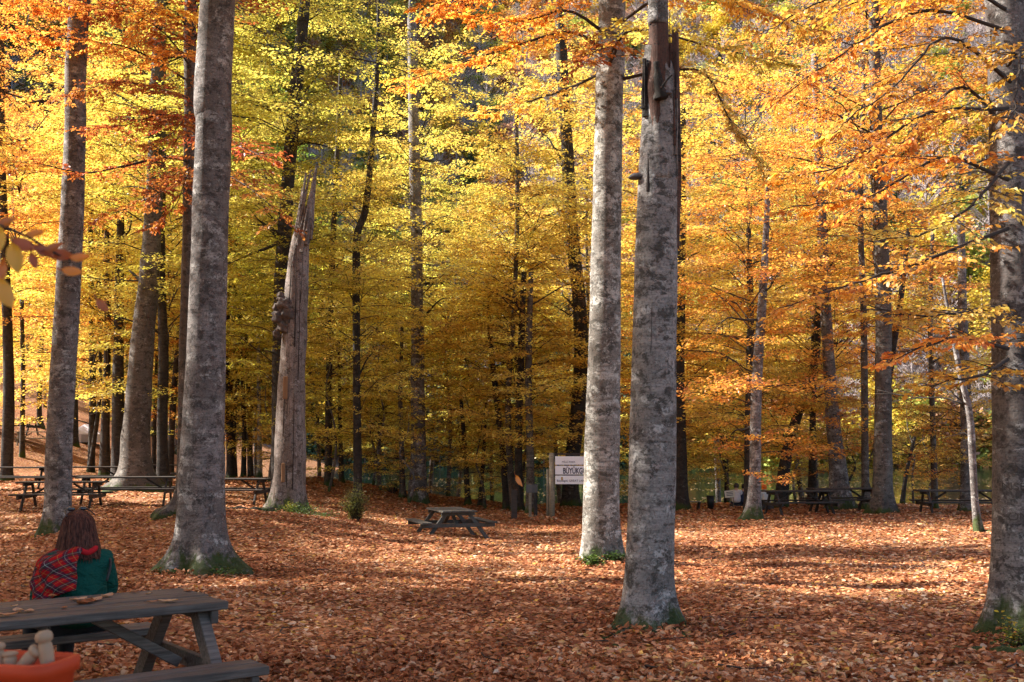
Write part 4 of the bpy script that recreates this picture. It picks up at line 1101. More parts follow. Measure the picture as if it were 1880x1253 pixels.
# ------------------------------------------------------------------ picnic tables
def picnic_table(label, loc, rz, L=1.9, W=.80, H=.75, planks=5, mat='table_wood', group='wooden picnic tables', seat_h=.45, seat_off=.62, bw=.26, thick=.045, lg=(.055, .095), over=.28, tilt=0, batten=True):
    """long axis along local x; origin on the ground at the middle"""
    root = empty('picnic_table', loc, rz, label=label, cat='picnic table', group=group)
    root.rotation_euler = (tilt, 0, rz)
    rp = random.Random(int(abs(loc[0] * 97 + loc[1] * 31)))
    m = M[mat]
    pw = W / planks
    for i in range(planks):
        me = MB().box((0, 0, 0), (L + rp.uniform(-.02, .02), pw - .009, thick)).mesh('tabletop_plank')
        o = mobj('tabletop_plank', me, m, root, (0, -W / 2 + pw * (i + .5), H - thick / 2 + rp.uniform(-.003, .003))); bevel(o, .006)
        o.rotation_euler = (0, rp.uniform(-.001, .001), rp.uniform(-.002, .002))
    nb = 2
    for s in (-1, 1):
        for j in range(nb):
            me = MB().box((0, 0, 0), (L + rp.uniform(.0, .03), bw / nb - .009, thick)).mesh('bench_plank')
            o = mobj('bench_plank', me, m, root, (.0, s * (seat_off) + (j - .5) * bw / nb, seat_h - thick / 2)); bevel(o, .006)
    for e in (-1, 1):
        x = e * (L / 2 - over)
        for s in (-1, 1):      # A-frame legs
            a = Vector((x, s * W * .30, H - thick)); b = Vector((x, s * (seat_off - .02), -.06))
            d = b - a; rot = Vector((0, 0, 1)).rotation_difference(d)
            mb = MB().box((0, 0, 0), (lg[0], lg[1], d.length), rot)
            o = mb.obj('leg', m, root, loc=(a + b) / 2); bevel(o, .005)
        o = MB().box((0, 0, 0), (.05, (seat_off + bw / 2) * 2 - .02, .10)).obj('seat_beam', m, root, loc=(x + e * .056, 0, seat_h - thick - .052)); bevel(o, .005)
        o = MB().box((0, 0, 0), (.05, W - .04, .085)).obj('top_batten', m, root, loc=(x + e * .056, 0, H - thick - .0445)); bevel(o, .005)
        if batten:
            a = Vector((x - e * .03, 0, seat_h - thick - .06)); b = Vector((x - e * .62, 0, H - thick - .02)); d = b - a
            rot = Vector((0, 0, 1)).rotation_difference(d)
            o = MB().box((0, 0, 0), (lg[0] * .9, lg[1] * .95, d.length), rot).obj('brace', m, root, loc=(a + b) / 2); bevel(o, .005)
    if lg[0] > .06:
        for e in (-1, 1):
            for s in (-1, 1):
                for zz, yy in ((H - thick - .06, W * .31), (seat_h - thick - .05, seat_off * .82)):
                    mb = MB(); xb = e * (L / 2 - over) + e * .085
                    add_tube(mb, np.array([[xb, s * yy, zz], [xb + e * .006, s * yy, zz], [xb + e * .012, s * yy, zz]]), [.012, .012, .007], 8)
                    mb.obj('bolt', M['slit'], root)
    return root

# foreground table: right end seen at pixels (340,1073) far corner and (430,1097) near corner
A = Vector((-2.395, 7.98)); B = Vector((-1.86, 7.29))
wd = (B - A).normalized(); ld = Vector((wd.y, -wd.x))      # along the table, pointing left and to the camera
if ld.x > 0: ld = -ld
LT = 2.6
c0 = (A + B) / 2 + ld * LT / 2
RZ = math.atan2(-ld.y, -ld.x)
picnic_table('weathered grey picnic table in the left foreground with leaves on its top', (c0.x, c0.y, 0), RZ, LT, .87, .75, 5, seat_off=.92, bw=.29, thick=.055, seat_h=.43, lg=(.075, .12), over=.14)

# leaves lying on the foreground table
def single_leaf(name, loc, L, az, tint, label, cat, group=None, curl=.25, rot=None, mat=None, colr=None, parent=None):
    rg_ = np.random.default_rng(int(abs(loc[0] * 1000) + abs(loc[1] * 777)) % 9999)
    n_ = 7; us = np.linspace(0, 1, n_); w_ = (.24 if mat is not None else .33) * np.sin(np.pi * us ** .85) ** .85
    V = []
    for u_, ww in zip(us, w_):
        z = curl * (u_ - .5) ** 2 * 1.3
        for sgn in (-1, -.5, 0, .5, 1):
            V.append([(u_ - .5), sgn * ww, z + curl * abs(sgn) * .28 + .012 * math.sin(u_ * 22 + sgn * 3)])
    V = np.array(V) * L
    i = np.arange(n_ - 1)[:, None] * 5; j = np.arange(4)[None]
    Fq = np.stack([i + j, i + j + 1, i + 5 + j + 1, i + 5 + j], -1).reshape(-1, 4)
    mb = MB(); mb.add(V, Fq, tint)
    st = spline(np.array([[-.5 * L, 0, curl * L * .33], [-.62 * L, .02 * L, curl * L * .2], [-.74 * L, .05 * L, .1 * L]]), 5)
    add_tube(mb, st, [.0012] * 5, 4, a=.1)
    o = mb.obj(name, mat or M['litter'], parent, smooth=True, loc=loc)
    o.rotation_euler = rot if rot else (0, 0, az)
    if colr: o.color = (*colr, 1)
    if label: prop(o, label, cat, group)
    return o
TL = [((155, 1109), .13, 'broad curled brown leaf, largest of the heap in the middle of the tabletop'), ((172, 1104), .12, 'pale brown leaf on top of the heap in the middle of the tabletop'), ((196, 1097), .09, 'upright curled leaf at the right of the heap on the tabletop'),
      ((144, 1103), .10, 'dark reddish leaf at the left of the heap on the tabletop'), ((247, 1087), .07, 'tan leaf near the far edge of the tabletop right of the heap'), ((308, 1105), .10, 'flat tan leaf near the front edge at the right part of the tabletop'),
      ((280, 1106), .06, 'small brown leaf beside the flat tan leaf near the front edge'), ((345, 1086), .07, 'orange brown leaf nearest the right end of the tabletop'), ((272, 1091), .035, 'tiny curled leaf in the middle of the right tabletop'),
      ((118, 1117), .05, 'small curled leaf left of the heap on the tabletop'), ((54, 1123), .07, 'tan curled leaf of the pair at the left of the tabletop'), ((34, 1124), .08, 'flat tan leaf of the pair at the left of the tabletop'),
      ((14, 1131), .09, 'reddish leaf by the left frame edge on the tabletop'), ((96, 1096), .07, 'curled brown leaf at the far edge behind the heap, before the woman'), ((388, 1090), .06, 'dark curled leaf at the far right corner of the tabletop'),
      ((26, 1114), .04, 'small reddish leaf in the middle of the tabletop left end')]
for (px, py), L_, lab in TL:
    d = P(px, py, 7.0) - Vector((0, 0, EYE)); k = (.754 - EYE) / d.z
    p = Vector((0, 0, EYE)) + d * k
    single_leaf('fallen_leaf', (p.x, p.y, .757), L_ * 1.25, rf.uniform(0, 6.28), rf.uniform(.3, .9), lab, 'leaf', 'leaves lying on the foreground table', rf.uniform(.15, .4))

def on_ground(px, D): 
    x = (px - CX) / F * D * 1.0
    return Vector((x, D, gz(x, D)))
p = on_ground(829, 29.6)
picnic_table('small lone picnic table in the middle of the clearing', p, R(108), 1.9, .95, .74, 4, 'lone_wood', seat_off=.88, bw=.28, tilt=0)
for lab, px, D, rz, L_, mt in (
        ('long dark picnic table nearest behind the seated woman, left of the massive trunk', 122, 31.5, 6, 2.4, 'log_wood'),
        ('long dark picnic table joining its right end, before the broad mossy trunk', 240, 33, 8, 2.9, 'log_wood'),
        ('dark picnic table at the left edge behind the leaning purple beech', 30, 38, 4, 3.6, 'log_wood'),
        ('dark picnic table between the purple beech and the broad mossy trunk, second row', 158, 39, 8, 3.2, 'log_wood'),
        ('dark picnic table between the massive trunk and the broken spire', 425, 35, -4, 2.6, 'log_wood'),
        ('dark picnic table behind the broad mossy trunk, seen right of it', 318, 42, 5, 2.6, 'log_wood'),
        ('pale grey picnic table up on the left slope', 66, 55, 20, 2.0, 'pale_wood'),
        ('distant dark picnic table at the left edge of the slope', 8, 56, 0, 3.6, 'log_wood'),
        ('left one of the two long dark tables at the water edge', 1462, 35.2, 10, 2.3, 'log_wood'),
        ('right one of the two long dark tables at the water edge', 1543, 36.2, 10, 2.3, 'log_wood'),
        ('dark picnic table at the right, behind the slender crooked stem', 1760, 34.2, -4, 2.8, 'log_wood')):
    picnic_table(lab, on_ground(px, D), R(rz), L_, .75, .78, 3, mt, 'long dark picnic tables around the clearing' if mt == 'log_wood' else 'wooden picnic tables', seat_off=.72)

# ------------------------------------------------------------------ signboard and posts
M['white'] = plain('white_painted_board', (.84, .84, .87), .6, .3, 8, .06)
M['ink'] = plain('dark_blue_lettering', (.03, .035, .07), .7, .2)
def text_mesh(txt, size, mat, name, parent, loc, rot, ext=.003, bold=.0):
    cu = bpy.data.curves.new(name, 'FONT'); cu.body = txt; cu.size = size; cu.extrude = ext; cu.offset = bold
    tmp = bpy.data.objects.new('tmp', cu); col.objects.link(tmp)
    dg = bpy.context.evaluated_depsgraph_get(); me = bpy.data.meshes.new_from_object(tmp.evaluated_get(dg))
    bpy.data.objects.remove(tmp); bpy.data.curves.remove(cu); me.materials.clear()
    o = mobj(name, me, mat, parent, loc); o.rotation_euler = rot; return o
SD = 37.5
p0 = P(1016, 940, SD); sg = empty('sign', (p0.x, p0.y, gz(p0.x, p0.y)), R(-4), label='white three-board sign reading BÜYÜKGÖL, half hidden by the sunlit beech', cat='sign')
sx = SD / F
def zpx(py): return P(1016, py, SD).z - sg.location.z
def cyl(mb, x, y, z0, z1, r, sides=10):
    add_tube(mb, np.array([[x, y, z0], [x, y, (z0 + z1) / 2], [x, y, z1]]), [r, r, r * .96], sides)
for x_, z1, r_ in ((-.05, zpx(832), .10), (2.1, zpx(832), .10)):
    mb = MB(); cyl(mb, x_, 0, -.3, z1, r_); mb.obj('post', M['post_wood'] if x_ < 0 else M['log_wood'], sg, smooth=True)
mb = MB(); cyl(mb, -.19, .05, -.3, zpx(862), .055); mb.obj('side_post', M['post_wood'], sg, smooth=True)
mb = MB(); mb.box((1.03, .04, zpx(834)), (2.5, .14, .05)); mb.obj('roof_board', M['log_wood'], sg)
for (ya, yb) in ((838, 853.5), (855.5, 871.5), (873.5, 889)):
    z0, z1 = zpx(yb), zpx(ya)
    bevel(MB().box((0, 0, 0), (1.92, .03, z1 - z0)).obj('board', M['white'], sg, loc=(1.03, -.10, (z0 + z1) / 2)), .006)
lt_ = text_mesh('BÜYÜKGÖL', .275, M['ink'], 'lettering', sg, (.33, -.119, zpx(869.6)), (R(90), 0, 0), bold=.006); lt_.scale = (.62, 1, 1)
text_mesh('MİLLİ PARK', .085, M['ink'], 'small_lettering', sg, (.30, -.119, zpx(850.0)), (R(90), 0, 0))
text_mesh('Büyükgöl, GREAT LAKE', .10, M['ink'], 'small_lettering', sg, (.12, -.119, zpx(884.5)), (R(90), 0, 0))
mb = MB(); mb.box((.30, -.117, zpx(879)), (.06, .004, .11)); mb.obj('emblem', plain('ochre_print', (.45, .30, .10)), sg)
# square posts with small plates left of the sign
for lab, px, D, h, wd_, mt in (('short mossy square post left of the sign posts', 944, 36.5, .95, .20, 'log_wood'), ('pale thin post with a small grey plate beside the sign', 973, 37.5, 1.15, .10, 'post_wood'),
                               ('dark post with a small grey plate next to the pale thin post', 983, 38, 1.1, .12, 'log_wood')):
    q = on_ground(px, D); r_ = empty('marker_post', q, label=lab, cat='post', group='marker posts near the sign')
    bevel(MB().box((0, 0, h / 2 - .1), (wd_, wd_, h + .2)).obj('post', M[mt], r_), .012)
    if 'plate' in lab: bevel(MB().box((-.03, -wd_ / 2 - .015, h * .86), (.20, .02, .28)).obj('plate', plain('grey_plate', (.085, .088, .09), .5), r_), .004)

# bin, notice, low bench at the water edge
q = on_ground(1301, 39.2); r_ = empty('litter_bin', q, label='small black litter bin at the water edge behind the snag', cat='litter bin')
mb = MB(); add_tube(mb, np.array([[0, 0, 0], [0, 0, .25], [0, 0, .44]]), [.11, .13, .135], 14); mb.obj('barrel', plain('black_plastic', (.012, .012, .013), .5), r_, smooth=True)
mb = MB(); add_tube(mb, np.array([[0, 0, .44], [0, 0, .47]]), [.145, .14], 14); mb.obj('rim', plain('black_rim', (.02, .02, .02), .4), r_, smooth=True)
q = on_ground(1343, 39.5); r_ = empty('notice', q, label='small tilted cream paper notice on a stake by the green water', cat='notice')
mb = MB(); cyl(mb, 0, 0, -.1, .62, .015, 6); mb.obj('stake', M['post_wood'], r_)
o = MB().box((0, 0, 0), (.36, .012, .25)).obj('panel', plain('cream_panel', (.62, .56, .45), .7), r_, loc=(-.14, -.02, .52)); o.rotation_euler = (0, R(-6), 0)
for k_ in range(3):
    l_ = MB().box((0, 0, 0), (.24, .004, .022)).obj('print_line', M['ink'], o, loc=(.0, -.009, .06 - k_ * .055))
q = on_ground(1268, 39.0); r_ = empty('low_bench', q, R(8), label='low plank bench at the water edge right of the snag', cat='bench')
bevel(MB().box((0, 0, .30), (.62, .26, .04)).obj('seat', M['post_wood'], r_), .01)
for s in (-1, 1): MB().box((s * .22, 0, .12), (.05, .22, .36), Euler((0, s * .25, 0)).to_matrix()).obj('leg', M['log_wood'], r_)

# pale tent on the left slope
p0 = P(156, 850, 60); r_ = empty('tent', (p0.x, p0.y, gz(p0.x, p0.y)), R(10), label='small pale pointed tent on the left slope behind the purple beech', cat='tent')
V = [[-.9, -.7, 0], [.9, -.7, 0], [.9, .7, 0], [-.9, .7, 0], [-.85, -.65, .45], [.85, -.65, .45], [.85, .65, .45], [-.85, .65, .45], [-.1, 0, 1.0], [.1, 0, 1.0]]
MB().add(V, [[0, 1, 5, 4], [1, 2, 6, 5], [2, 3, 7, 6], [3, 0, 4, 7], [4, 5, 9, 8], [6, 7, 8, 9]]).add(V, [[5, 6, 9], [7, 4, 8]]).obj('canvas', plain('pale_canvas', (.55, .52, .58), .8), r_)
MB().box((.1, -.72, .22), (.4, .02, .4)).obj('door_flap', plain('grey_flap', (.30, .28, .32), .8), r_)

# ------------------------------------------------------------------ people
def skin_obj(name, verts, edges, radii, mat, parent, sub=2, rootv=0, loc=None):
    me = bpy.data.meshes.new(name); me.from_pydata(verts, edges, []); me.materials.append(mat)
    o = bpy.data.objects.new(name, me); col.objects.link(o); o.parent = parent
    if loc: o.location = loc
    md = o.modifiers.new('skin', 'SKIN'); md.use_smooth_shade = True
    sv = me.skin_vertices[0].data
    for i, r in enumerate(radii): sv[i].radius = r if isinstance(r, tuple) else (r, r)
    sv[rootv].use_root = True
    s2 = o.modifiers.new('sub', 'SUBSURF'); s2.levels = sub; s2.render_levels = sub
    return o
def plaid_mat():
    g = NT('red_tartan')
    uv = g.n('ShaderNodeUVMap'); uv.uv_map = 'UVMap'
    sp = g.n('ShaderNodeSeparateXYZ'); g.l(uv.outputs[0], sp.inputs[0])
    def band(sock, freq, lo, hi, off=0.0):
        f = g.math('FRACT', g.math('ADD', g.math('MULTIPLY', sock, freq), off))
        return g.math('MULTIPLY', g.math('GREATER_THAN', f, lo), g.math('LESS_THAN', f, hi))
    c = (0.42, 0.012, 0.016)
    c = g.mix(g.math('MULTIPLY', band(sp.outputs[0], 4, .1, .5), .75), c, (0.012, 0.02, 0.045))
    c = g.mix(g.math('MULTIPLY', band(sp.outputs[1], 4, .15, .55), .7), c, (0.012, 0.035, 0.03))
    for ax in (0, 1):
        c = g.mix(g.math('MULTIPLY', band(sp.outputs[ax], 4, .285, .315), .5), c, (.5, .5, .45))
        c = g.mix(g.math('MULTIPLY', band(sp.outputs[ax], 4, .745, .77), .5), c, (.5, .36, .08))
    tc = g.n('ShaderNodeTexCoord'); nz = g.noise(tc.outputs['Object'], 26, 5, .6)
    c = g.mix(g.ramp(nz, [(.3, .55), (.6, 0.0)]), c, (.05, .006, .008))
    g.pbr(c, .95, g.bump(nz, .6, .012), .05); return g.m
SK = plain('skin', (.50, .30, .22), .6, .3, 40, .06)
def person(label, loc, rz, top, trouser, hair, woman=False, lean=0.0, scale=1.0, group=None):
    root = empty('person', loc, rz, label=label, cat='person', group=group)
    root.scale = (scale,) * 3
    l = lean
    V = [(0, 0, .11), (0, -.015, .28), (0, -.02 + l * .5, .44), (0, .0 + l, .55), (0, .02 + l, .62), (0, .045 + l, .70), (0, .045 + l, .78)]
    E = [(0, 1), (1, 2), (2, 3), (3, 4), (4, 5), (5, 6)]
    Rr = [(.16, .12), (.13, .10), (.15, .10), (.10, .075), (.048, .048), (.078, .09), (.07, .08)]
    hb = {}
    for s in (-1, 1):
        i = len(V); V += [(s * .155, l, .535), (s * .225, .05 + l, .29), (s * .12, .27, .17), (s * .09, .34, .155)]
        E += [(3, i), (i, i + 1), (i + 1, i + 2), (i + 2, i + 3)]; Rr += [.055, .04, .027, (.034, .02)]
        hb[s] = i + 3
        i = len(V); V += [(s * .09, .04, .09), (s * .12, .44, .10), (s * .12, .47, -.16), (s * .12, .46, -.37), (s * .13, .60, -.42)]
        E += [(0, i), (i, i + 1), (i + 1, i + 2), (i + 2, i + 3), (i + 3, i + 4)]; Rr += [.085, .06, .05, .038, (.04, .025)]
    skin_obj('body', V, E, Rr, SK, root)
    for s in (-1, 1):       # hands resting in the lap: four fingers and a thumb each
        pv = Vector(V[hb[s]])
        for k in range(4):
            a = pv + Vector((s * (-.022 + .015 * k), .005, .0)); Lf = (.062, .07, .066, .052)[k]
            skin_obj('finger', [tuple(a), tuple(a + Vector((0, Lf * .5, -.004))), tuple(a + Vector((0, Lf * .85, -.022))), tuple(a + Vector((0, Lf, -.04)))], [(0, 1), (1, 2), (2, 3)], [.0095, .0085, .008, .007], SK, root, 1)
        a = pv + Vector((-s * .025, -.02, .004))
        skin_obj('thumb', [tuple(a), tuple(a + Vector((-s * .025, .025, 0))), tuple(a + Vector((-s * .03, .052, -.01)))], [(0, 1), (1, 2)], [.012, .010, .008], SK, root, 1)
    # clothes follow the body
    V2 = [(0, .015, .045), (0, -.015, .25), (0, -.02 + l * .5, .42), (0, l, .535), (0, .01 + l, .585)]
    E2 = [(0, 1), (1, 2), (2, 3), (3, 4)]; R2 = [(.25, .20), (.20, .15), (.19, .135), (.145, .10), (.068, .068)]
    for s in (-1, 1):
        i = len(V2); V2 += [(s * .17, l, .515), (s * .255, .04 + l, .28), (s * .14, .255, .175)]
        E2 += [(3, i), (i, i + 1), (i + 1, i + 2)]; R2 += [.085, .072, .05]
    skin_obj('sweater', V2, E2, R2, top, root)
    V3 = [(0, .02, .08)]; E3 = []; R3 = [(.17, .12)]
    for s in (-1, 1):
        i = len(V3); V3 += [(s * .10, .08, .09), (s * .125, .44, .10), (s * .125, .47, -.16), (s * .125, .46, -.35)]
        E3 += [(0, i), (i, i + 1), (i + 1, i + 2), (i + 2, i + 3)]; R3 += [.10, .075, .062, .052]
        MBs = MB(); blob(MBs, (s * .13, .53, -.415), (.045, .12, .04), np.random.default_rng(2), 8, .0)
        MBs.obj('shoe', plain('dark_shoe', (.02, .018, .018), .5), root, smooth=True)
    skin_obj('trousers', V3, E3, R3, trouser, root)
    # face
    hc = Vector((0, .05 + l, .735))
    mf = MB(); blob(mf, hc + Vector((0, .098, -.005)), (.012, .02, .022), np.random.default_rng(1), 6, 0); mf.obj('nose', SK, root, smooth=True)
    for s in (-1, 1):
        mf = MB(); blob(mf, hc + Vector((s * .032, .083, .02)), (.012, .008, .008), np.random.default_rng(1), 6, 0); mf.obj('eye', plain('eye', (.6, .6, .6), .2), root, smooth=True)
        mf = MB(); blob(mf, hc + Vector((s * .082, .0, .0)), (.012, .02, .03), np.random.default_rng(1), 6, 0); mf.obj('ear', SK, root, smooth=True)
    mf = MB(); blob(mf, hc + Vector((0, .088, -.045)), (.022, .008, .007), np.random.default_rng(1), 6, 0); mf.obj('mouth', plain('lips', (.4, .12, .1), .5), root, smooth=True)
    # hair: closed ribbed shell, open towards the face
    n_s, n_t = 64, 20
    mb = MB(); Vh = []
    zt = .865; zb = .545 if woman else .68
    for i in range(n_t):
        f = i / (n_t - 1); z = zt + (zb - zt) * f
        up = max(0.0, (z - .74) / .125)
        r = math.sqrt(max(0, 1 - min(1, up) ** 2)) * .104 + .004
        if z < .74: r = .108 + (.045 * (1 - (z - zb) / (.74 - zb)) if woman else -.01 * f)
        for j in range(n_s):
            a = 2 * math.pi * j / n_s
            st = 1 + .030 * math.sin(j * 2.6 + z * 6) * f + .018 * math.sin(j * 7.1 + z * 15) * f
            x = r * math.cos(a) * st * 1.0; y = r * 1.02 * math.sin(a) * st
            if math.sin(a) > .45 and z < .80: y = min(y, .055)   # leaves the face free
            drop = (-.018 * abs(math.sin(j * 3.7)) if i == n_t - 1 else 0)
            Vh.append([x, y + .04 + l - (.018 * f if woman else 0), z + drop])
    i_ = np.arange(n_t - 1)[:, None] * n_s; j_ = np.arange(n_s)[None]; j2_ = (j_ + 1) % n_s
    mb.add(Vh, np.stack([i_ + j_, i_ + n_s + j_, i_ + n_s + j2_, i_ + j2_], -1).reshape(-1, 4))
    mb.add([[0, .04 + l, zt + .003]] + Vh[:n_s], [[0, 1 + k, 1 + (k + 1) % n_s] for k in range(n_s)])
    ho_ = mb.obj('hair', hair, root, smooth=True)
    if woman:                                  # loose strands lying over the shell
        rs_ = np.random.default_rng(4); ms = MB()
        for q_ in range(300):
            a0 = rs_.uniform(math.pi * .9, math.pi * 2.1) if q_ % 4 else rs_.uniform(0, 6.28)
            zs_ = rs_.uniform(.70, .86); z1_ = zb - rs_.uniform(-.03, .045); pth = []
            for t_ in np.linspace(0, 1, 8):
                z = zs_ + (z1_ - zs_) * t_; up = max(0.0, (z - .74) / .125)
                r = math.sqrt(max(0, 1 - min(1, up) ** 2)) * .104 + .004
                if z < .74: r = .108 + .045 * (1 - (z - zb) / (.74 - zb))
                r = r * 1.01 + .004 * rs_.random(); aa_ = a0 + .10 * math.sin(t_ * 3 + q_)
                y_ = r * math.sin(aa_)
                if math.sin(aa_) > .45 and z < .80: y_ = min(y_, .055)
                pth.append([r * math.cos(aa_), y_ + .04 + l - .018 * (zt - z) / (zt - zb), z])
            w_ = rs_.uniform(.0022, .0055); add_tube(ms, np.array(pth), w_ * np.array([.3, .8, 1, 1, 1, .9, .6, .15]), 4, cap=False)
        hs_ = ms.obj('hair_strands', hair, ho_, smooth=True); hs_['kind'] = 'stuff'
    return root
def hair_mat(name, a, b):
    g = NT(name); tc = g.n('ShaderNodeTexCoord')
    n_ = g.noise(g.mapv(tc.outputs['Object'], (40, 40, 2.5)), 2.2, 4, .6)
    g.pbr(g.mix(g.ramp(n_, [(.35, 0.0), (.65, 1.0)]), a, b), .62, g.bump(n_, .6, .006), .15); return g.m
g_ = NT('green_knit'); tc_ = g_.n('ShaderNodeTexCoord')
n1_ = g_.noise(g_.mapv(tc_.outputs['Object'], (1, 1, 2.2)), 7, 3, .5, dist=.6); n2_ = g_.noise(tc_.outputs['Object'], 150, 2, .5)
g_.pbr(g_.mix(n2_, (.004, .038, .030), (.009, .082, .060)), .92, g_.bump(g_.math('ADD', g_.math('MULTIPLY', n1_, 6.0), g_.math('MULTIPLY', n2_, .25)), .9, .012), .12)
knit = g_.m
seat_c = Vector((-2.58, 8.2)) + ld * .565 + Vector((-wd.x, -wd.y)) * .13
wp = person('woman in green sweater and red tartan shawl seated at the foreground table', (seat_c.x, seat_c.y, .405), math.atan2(-wd.y, -wd.x) - R(90) + R(8), knit, plain('black_trousers', (.012, .012, .014), .8), hair_mat('reddish_brown_hair', (.03, .010, .007), (.14, .048, .030)), True, .02, 1.04)
# shawl over the left shoulder and half the back
def shawl(root):
    nu, nv = 26, 22; V = []; UV = []
    for i in range(nu):
        u = i / (nu - 1); a = R(250) - u * R(125)              # from the middle of the back round the left side
        for j in range(nv):
            v = j / (nv - 1); z = .60 - v * (.44 - .13 * (1 - u) * 1.4)
            # torso cross-section widening to the shoulder and then over the arm
            k = min(1, (.61 - z) / .10)
            rx = .075 + (.285 - .075) * math.sin(k * math.pi / 2) + .02 * v; ry = .085 + (.165 - .085) * math.sin(k * math.pi / 2) + .015 * v
            f = 1 + .055 * math.sin(u * 15 + v * 7) + .035 * math.sin(v * 15 + u * 9) + .02 * math.sin(u * 31 - v * 11)
            V.append([rx * math.cos(a) * f, ry * math.sin(a) * f - .01, z + .012 * math.sin(u * 9)])
            UV.append((u * .55 + v * .35, v * .55 - u * .35))
    idx = np.arange(nu * nv).reshape(nu, nv)
    Fq = np.stack([idx[:-1, :-1], idx[1:, :-1], idx[1:, 1:], idx[:-1, 1:]], -1).reshape(-1, 4)
    me = MB().add(V, Fq).mesh('shawl', smooth=True)
    uvl = me.uv_layers.new(name='UVMap')
    li = np.zeros(len(me.loops), dtype=np.int32); me.loops.foreach_get('vertex_index', li)
    uvl.data.foreach_set('uv', (np.array(UV, dtype=np.float32)[li] * 2.0).ravel())
    o = mobj('shawl', me, plaid_mat(), root)
    sd = o.modifiers.new('thick', 'SOLIDIFY'); sd.thickness = .012; sd.offset = 1
    # fringe along the lower hem
    return o
shawl(wp)
mb = MB(); add_tube(mb, spline(np.array([[-.115, .05, .60], [-.06, -.085, .60], [0, -.10, .575], [.06, -.085, .60], [.115, .05, .60]]), 16), [.021] * 16, 8); mb.obj('shawl_collar', plain('red_wool', (.40, .015, .02), .9, .1), wp, smooth=True)
mb = MB(); add_tube(mb, spline(np.array([[.19, .04, .575], [.17, -.10, .50], [.12, -.155, .38]]), 10), [.009] * 10, 6); mb.obj('bag_strap', plain('dark_strap', (.03, .026, .025), .6), wp, smooth=True)
gx = empty('sunglasses', (0, 0, 0)); gx.parent = wp
gx.name = 'sunglasses'
for s in (-1, 1):
    m_ = MB(); add_tube(m_, spline(np.array([[s * .100, .02, .825], [s * .092, .07, .85], [s * .07, .10, .868]]), 6), [.005] * 6, 5); m_.obj('temple_arm', plain('black_frame', (.01, .01, .012), .3, .6), gx, smooth=True)
    m_ = MB(); blob(m_, (s * .042, .085, .868), (.030, .02, .016), np.random.default_rng(0), 8, 0); m_.obj('lens', plain('dark_lens', (.02, .02, .025), .15, .7), gx, smooth=True)

for lab, px, tp, hr, dx in (('seated person in a white top by the green water', 1348, (.6, .58, .6), (.05, .04, .03), 0), ('seated person in dark blue clothes by the green water', 1362, (.02, .03, .07), (.02, .015, .012), .1)):
    q = on_ground(px, 40.3)
    person(lab, (q.x, q.y, q.z + .12), R(-20), plain('far_top', tp, .8), plain('far_trousers', (.03, .035, .06), .8), plain('far_hair', hr, .6), False, .05, .9, group='people sitting at the water edge')
q = on_ground(1402, 38.6)
r_ = person('person in an orange hat seated beside the long dark tables', (q.x, q.y, q.z + .1), R(30), plain('pale_jacket', (.5, .48, .45), .8), plain('brown_trousers', (.08, .06, .05), .8), plain('orange_hat', (.7, .14, .02), .8), False, .05, .9, group='people sitting at the water edge')
o = MB().box((0, 0, -.2), (.5, .45, .18))   # log seats under the far people
for px in (1348, 1362, 1402):
    q = on_ground(px, 40.3 if px != 1402 else 38.6)
    mb = MB(); add_tube(mb, np.array([[-.25, 0, .04], [0, 0, .045], [.25, 0, .04]]), [.10, .105, .10], 10)
    prop(mb.obj('log_seat', M['log_wood'], loc=(q.x, q.y, q.z), smooth=True), {1348: 'short log under the person in white', 1362: 'short log under the person in dark blue', 1402: 'short log under the person in the orange hat'}[px], 'log', 'short logs used as seats')

# ------------------------------------------------------------------ small plants
def sprig_plant(name, label, cat, loc, colr, rng, n=40, h=.5, r=.35, leaf=.06, group=None, needles=False):
    root = empty(name, loc, label=label, cat=cat, group=group)
    bm = MB(); Cs, Us, Ns = [], [], []
    for i in range(n):
        a = rng.uniform(0, 6.28); q = rng.uniform(.2, 1) * r; hh = h * rng.uniform(.4, 1.05) * (1 - .5 * q / r)
        e = np.array([q * math.cos(a), q * math.sin(a), hh]); m_ = e * [.5, .5, .65]
        pth = spline(np.array([[e[0] * .15, e[1] * .15, -.03], m_, e]), 7); add_tube(bm, pth, np.linspace(.006, .002, 7), 4, cap=False)
        k = 14 if not needles else 22
        t = rng.uniform(.25, 1, k); c = np.stack([np.interp(t, np.linspace(0, 1, 7), pth[:, j]) for j in range(3)], 1) + rng.normal(0, .02 + .03 * (r > .3), (k, 3))
        b_ = rng.uniform(0, 6.28, k); Cs.append(c); Us.append(np.stack([np.cos(b_), np.sin(b_), rng.normal(0, .3, k)], 1)); Ns.append(np.stack([rng.normal(0, .5, k), rng.normal(0, .5, k), np.ones(k)], 1))
    C = np.concatenate(Cs); V, Fc, k = leaves(C, unit(np.concatenate(Us)), unit(np.concatenate(Ns)), leaf * rng.uniform(.6, 1.2, len(C)), leaf * (.6 if not needles else .25), .1 * np.ones((len(C), 1)), 1)
    bm.obj('stems', M['twig'], root)
    o = MB().add(V, Fc, np.repeat(rng.random(len(C)), k)).obj('leaves', M['leaf'], root); o.color = (*colr, 1); o['kind'] = 'stuff'
    return root
rp_ = np.random.default_rng(31)
sprig_plant('evergreen_shrub', 'knee-high dark green evergreen shrub between the broken spire and the lone table', 'shrub', on_ground(656, 30.5), (.20, .20, .04), rp_, 150, 1.3, .5, .07, needles=True)
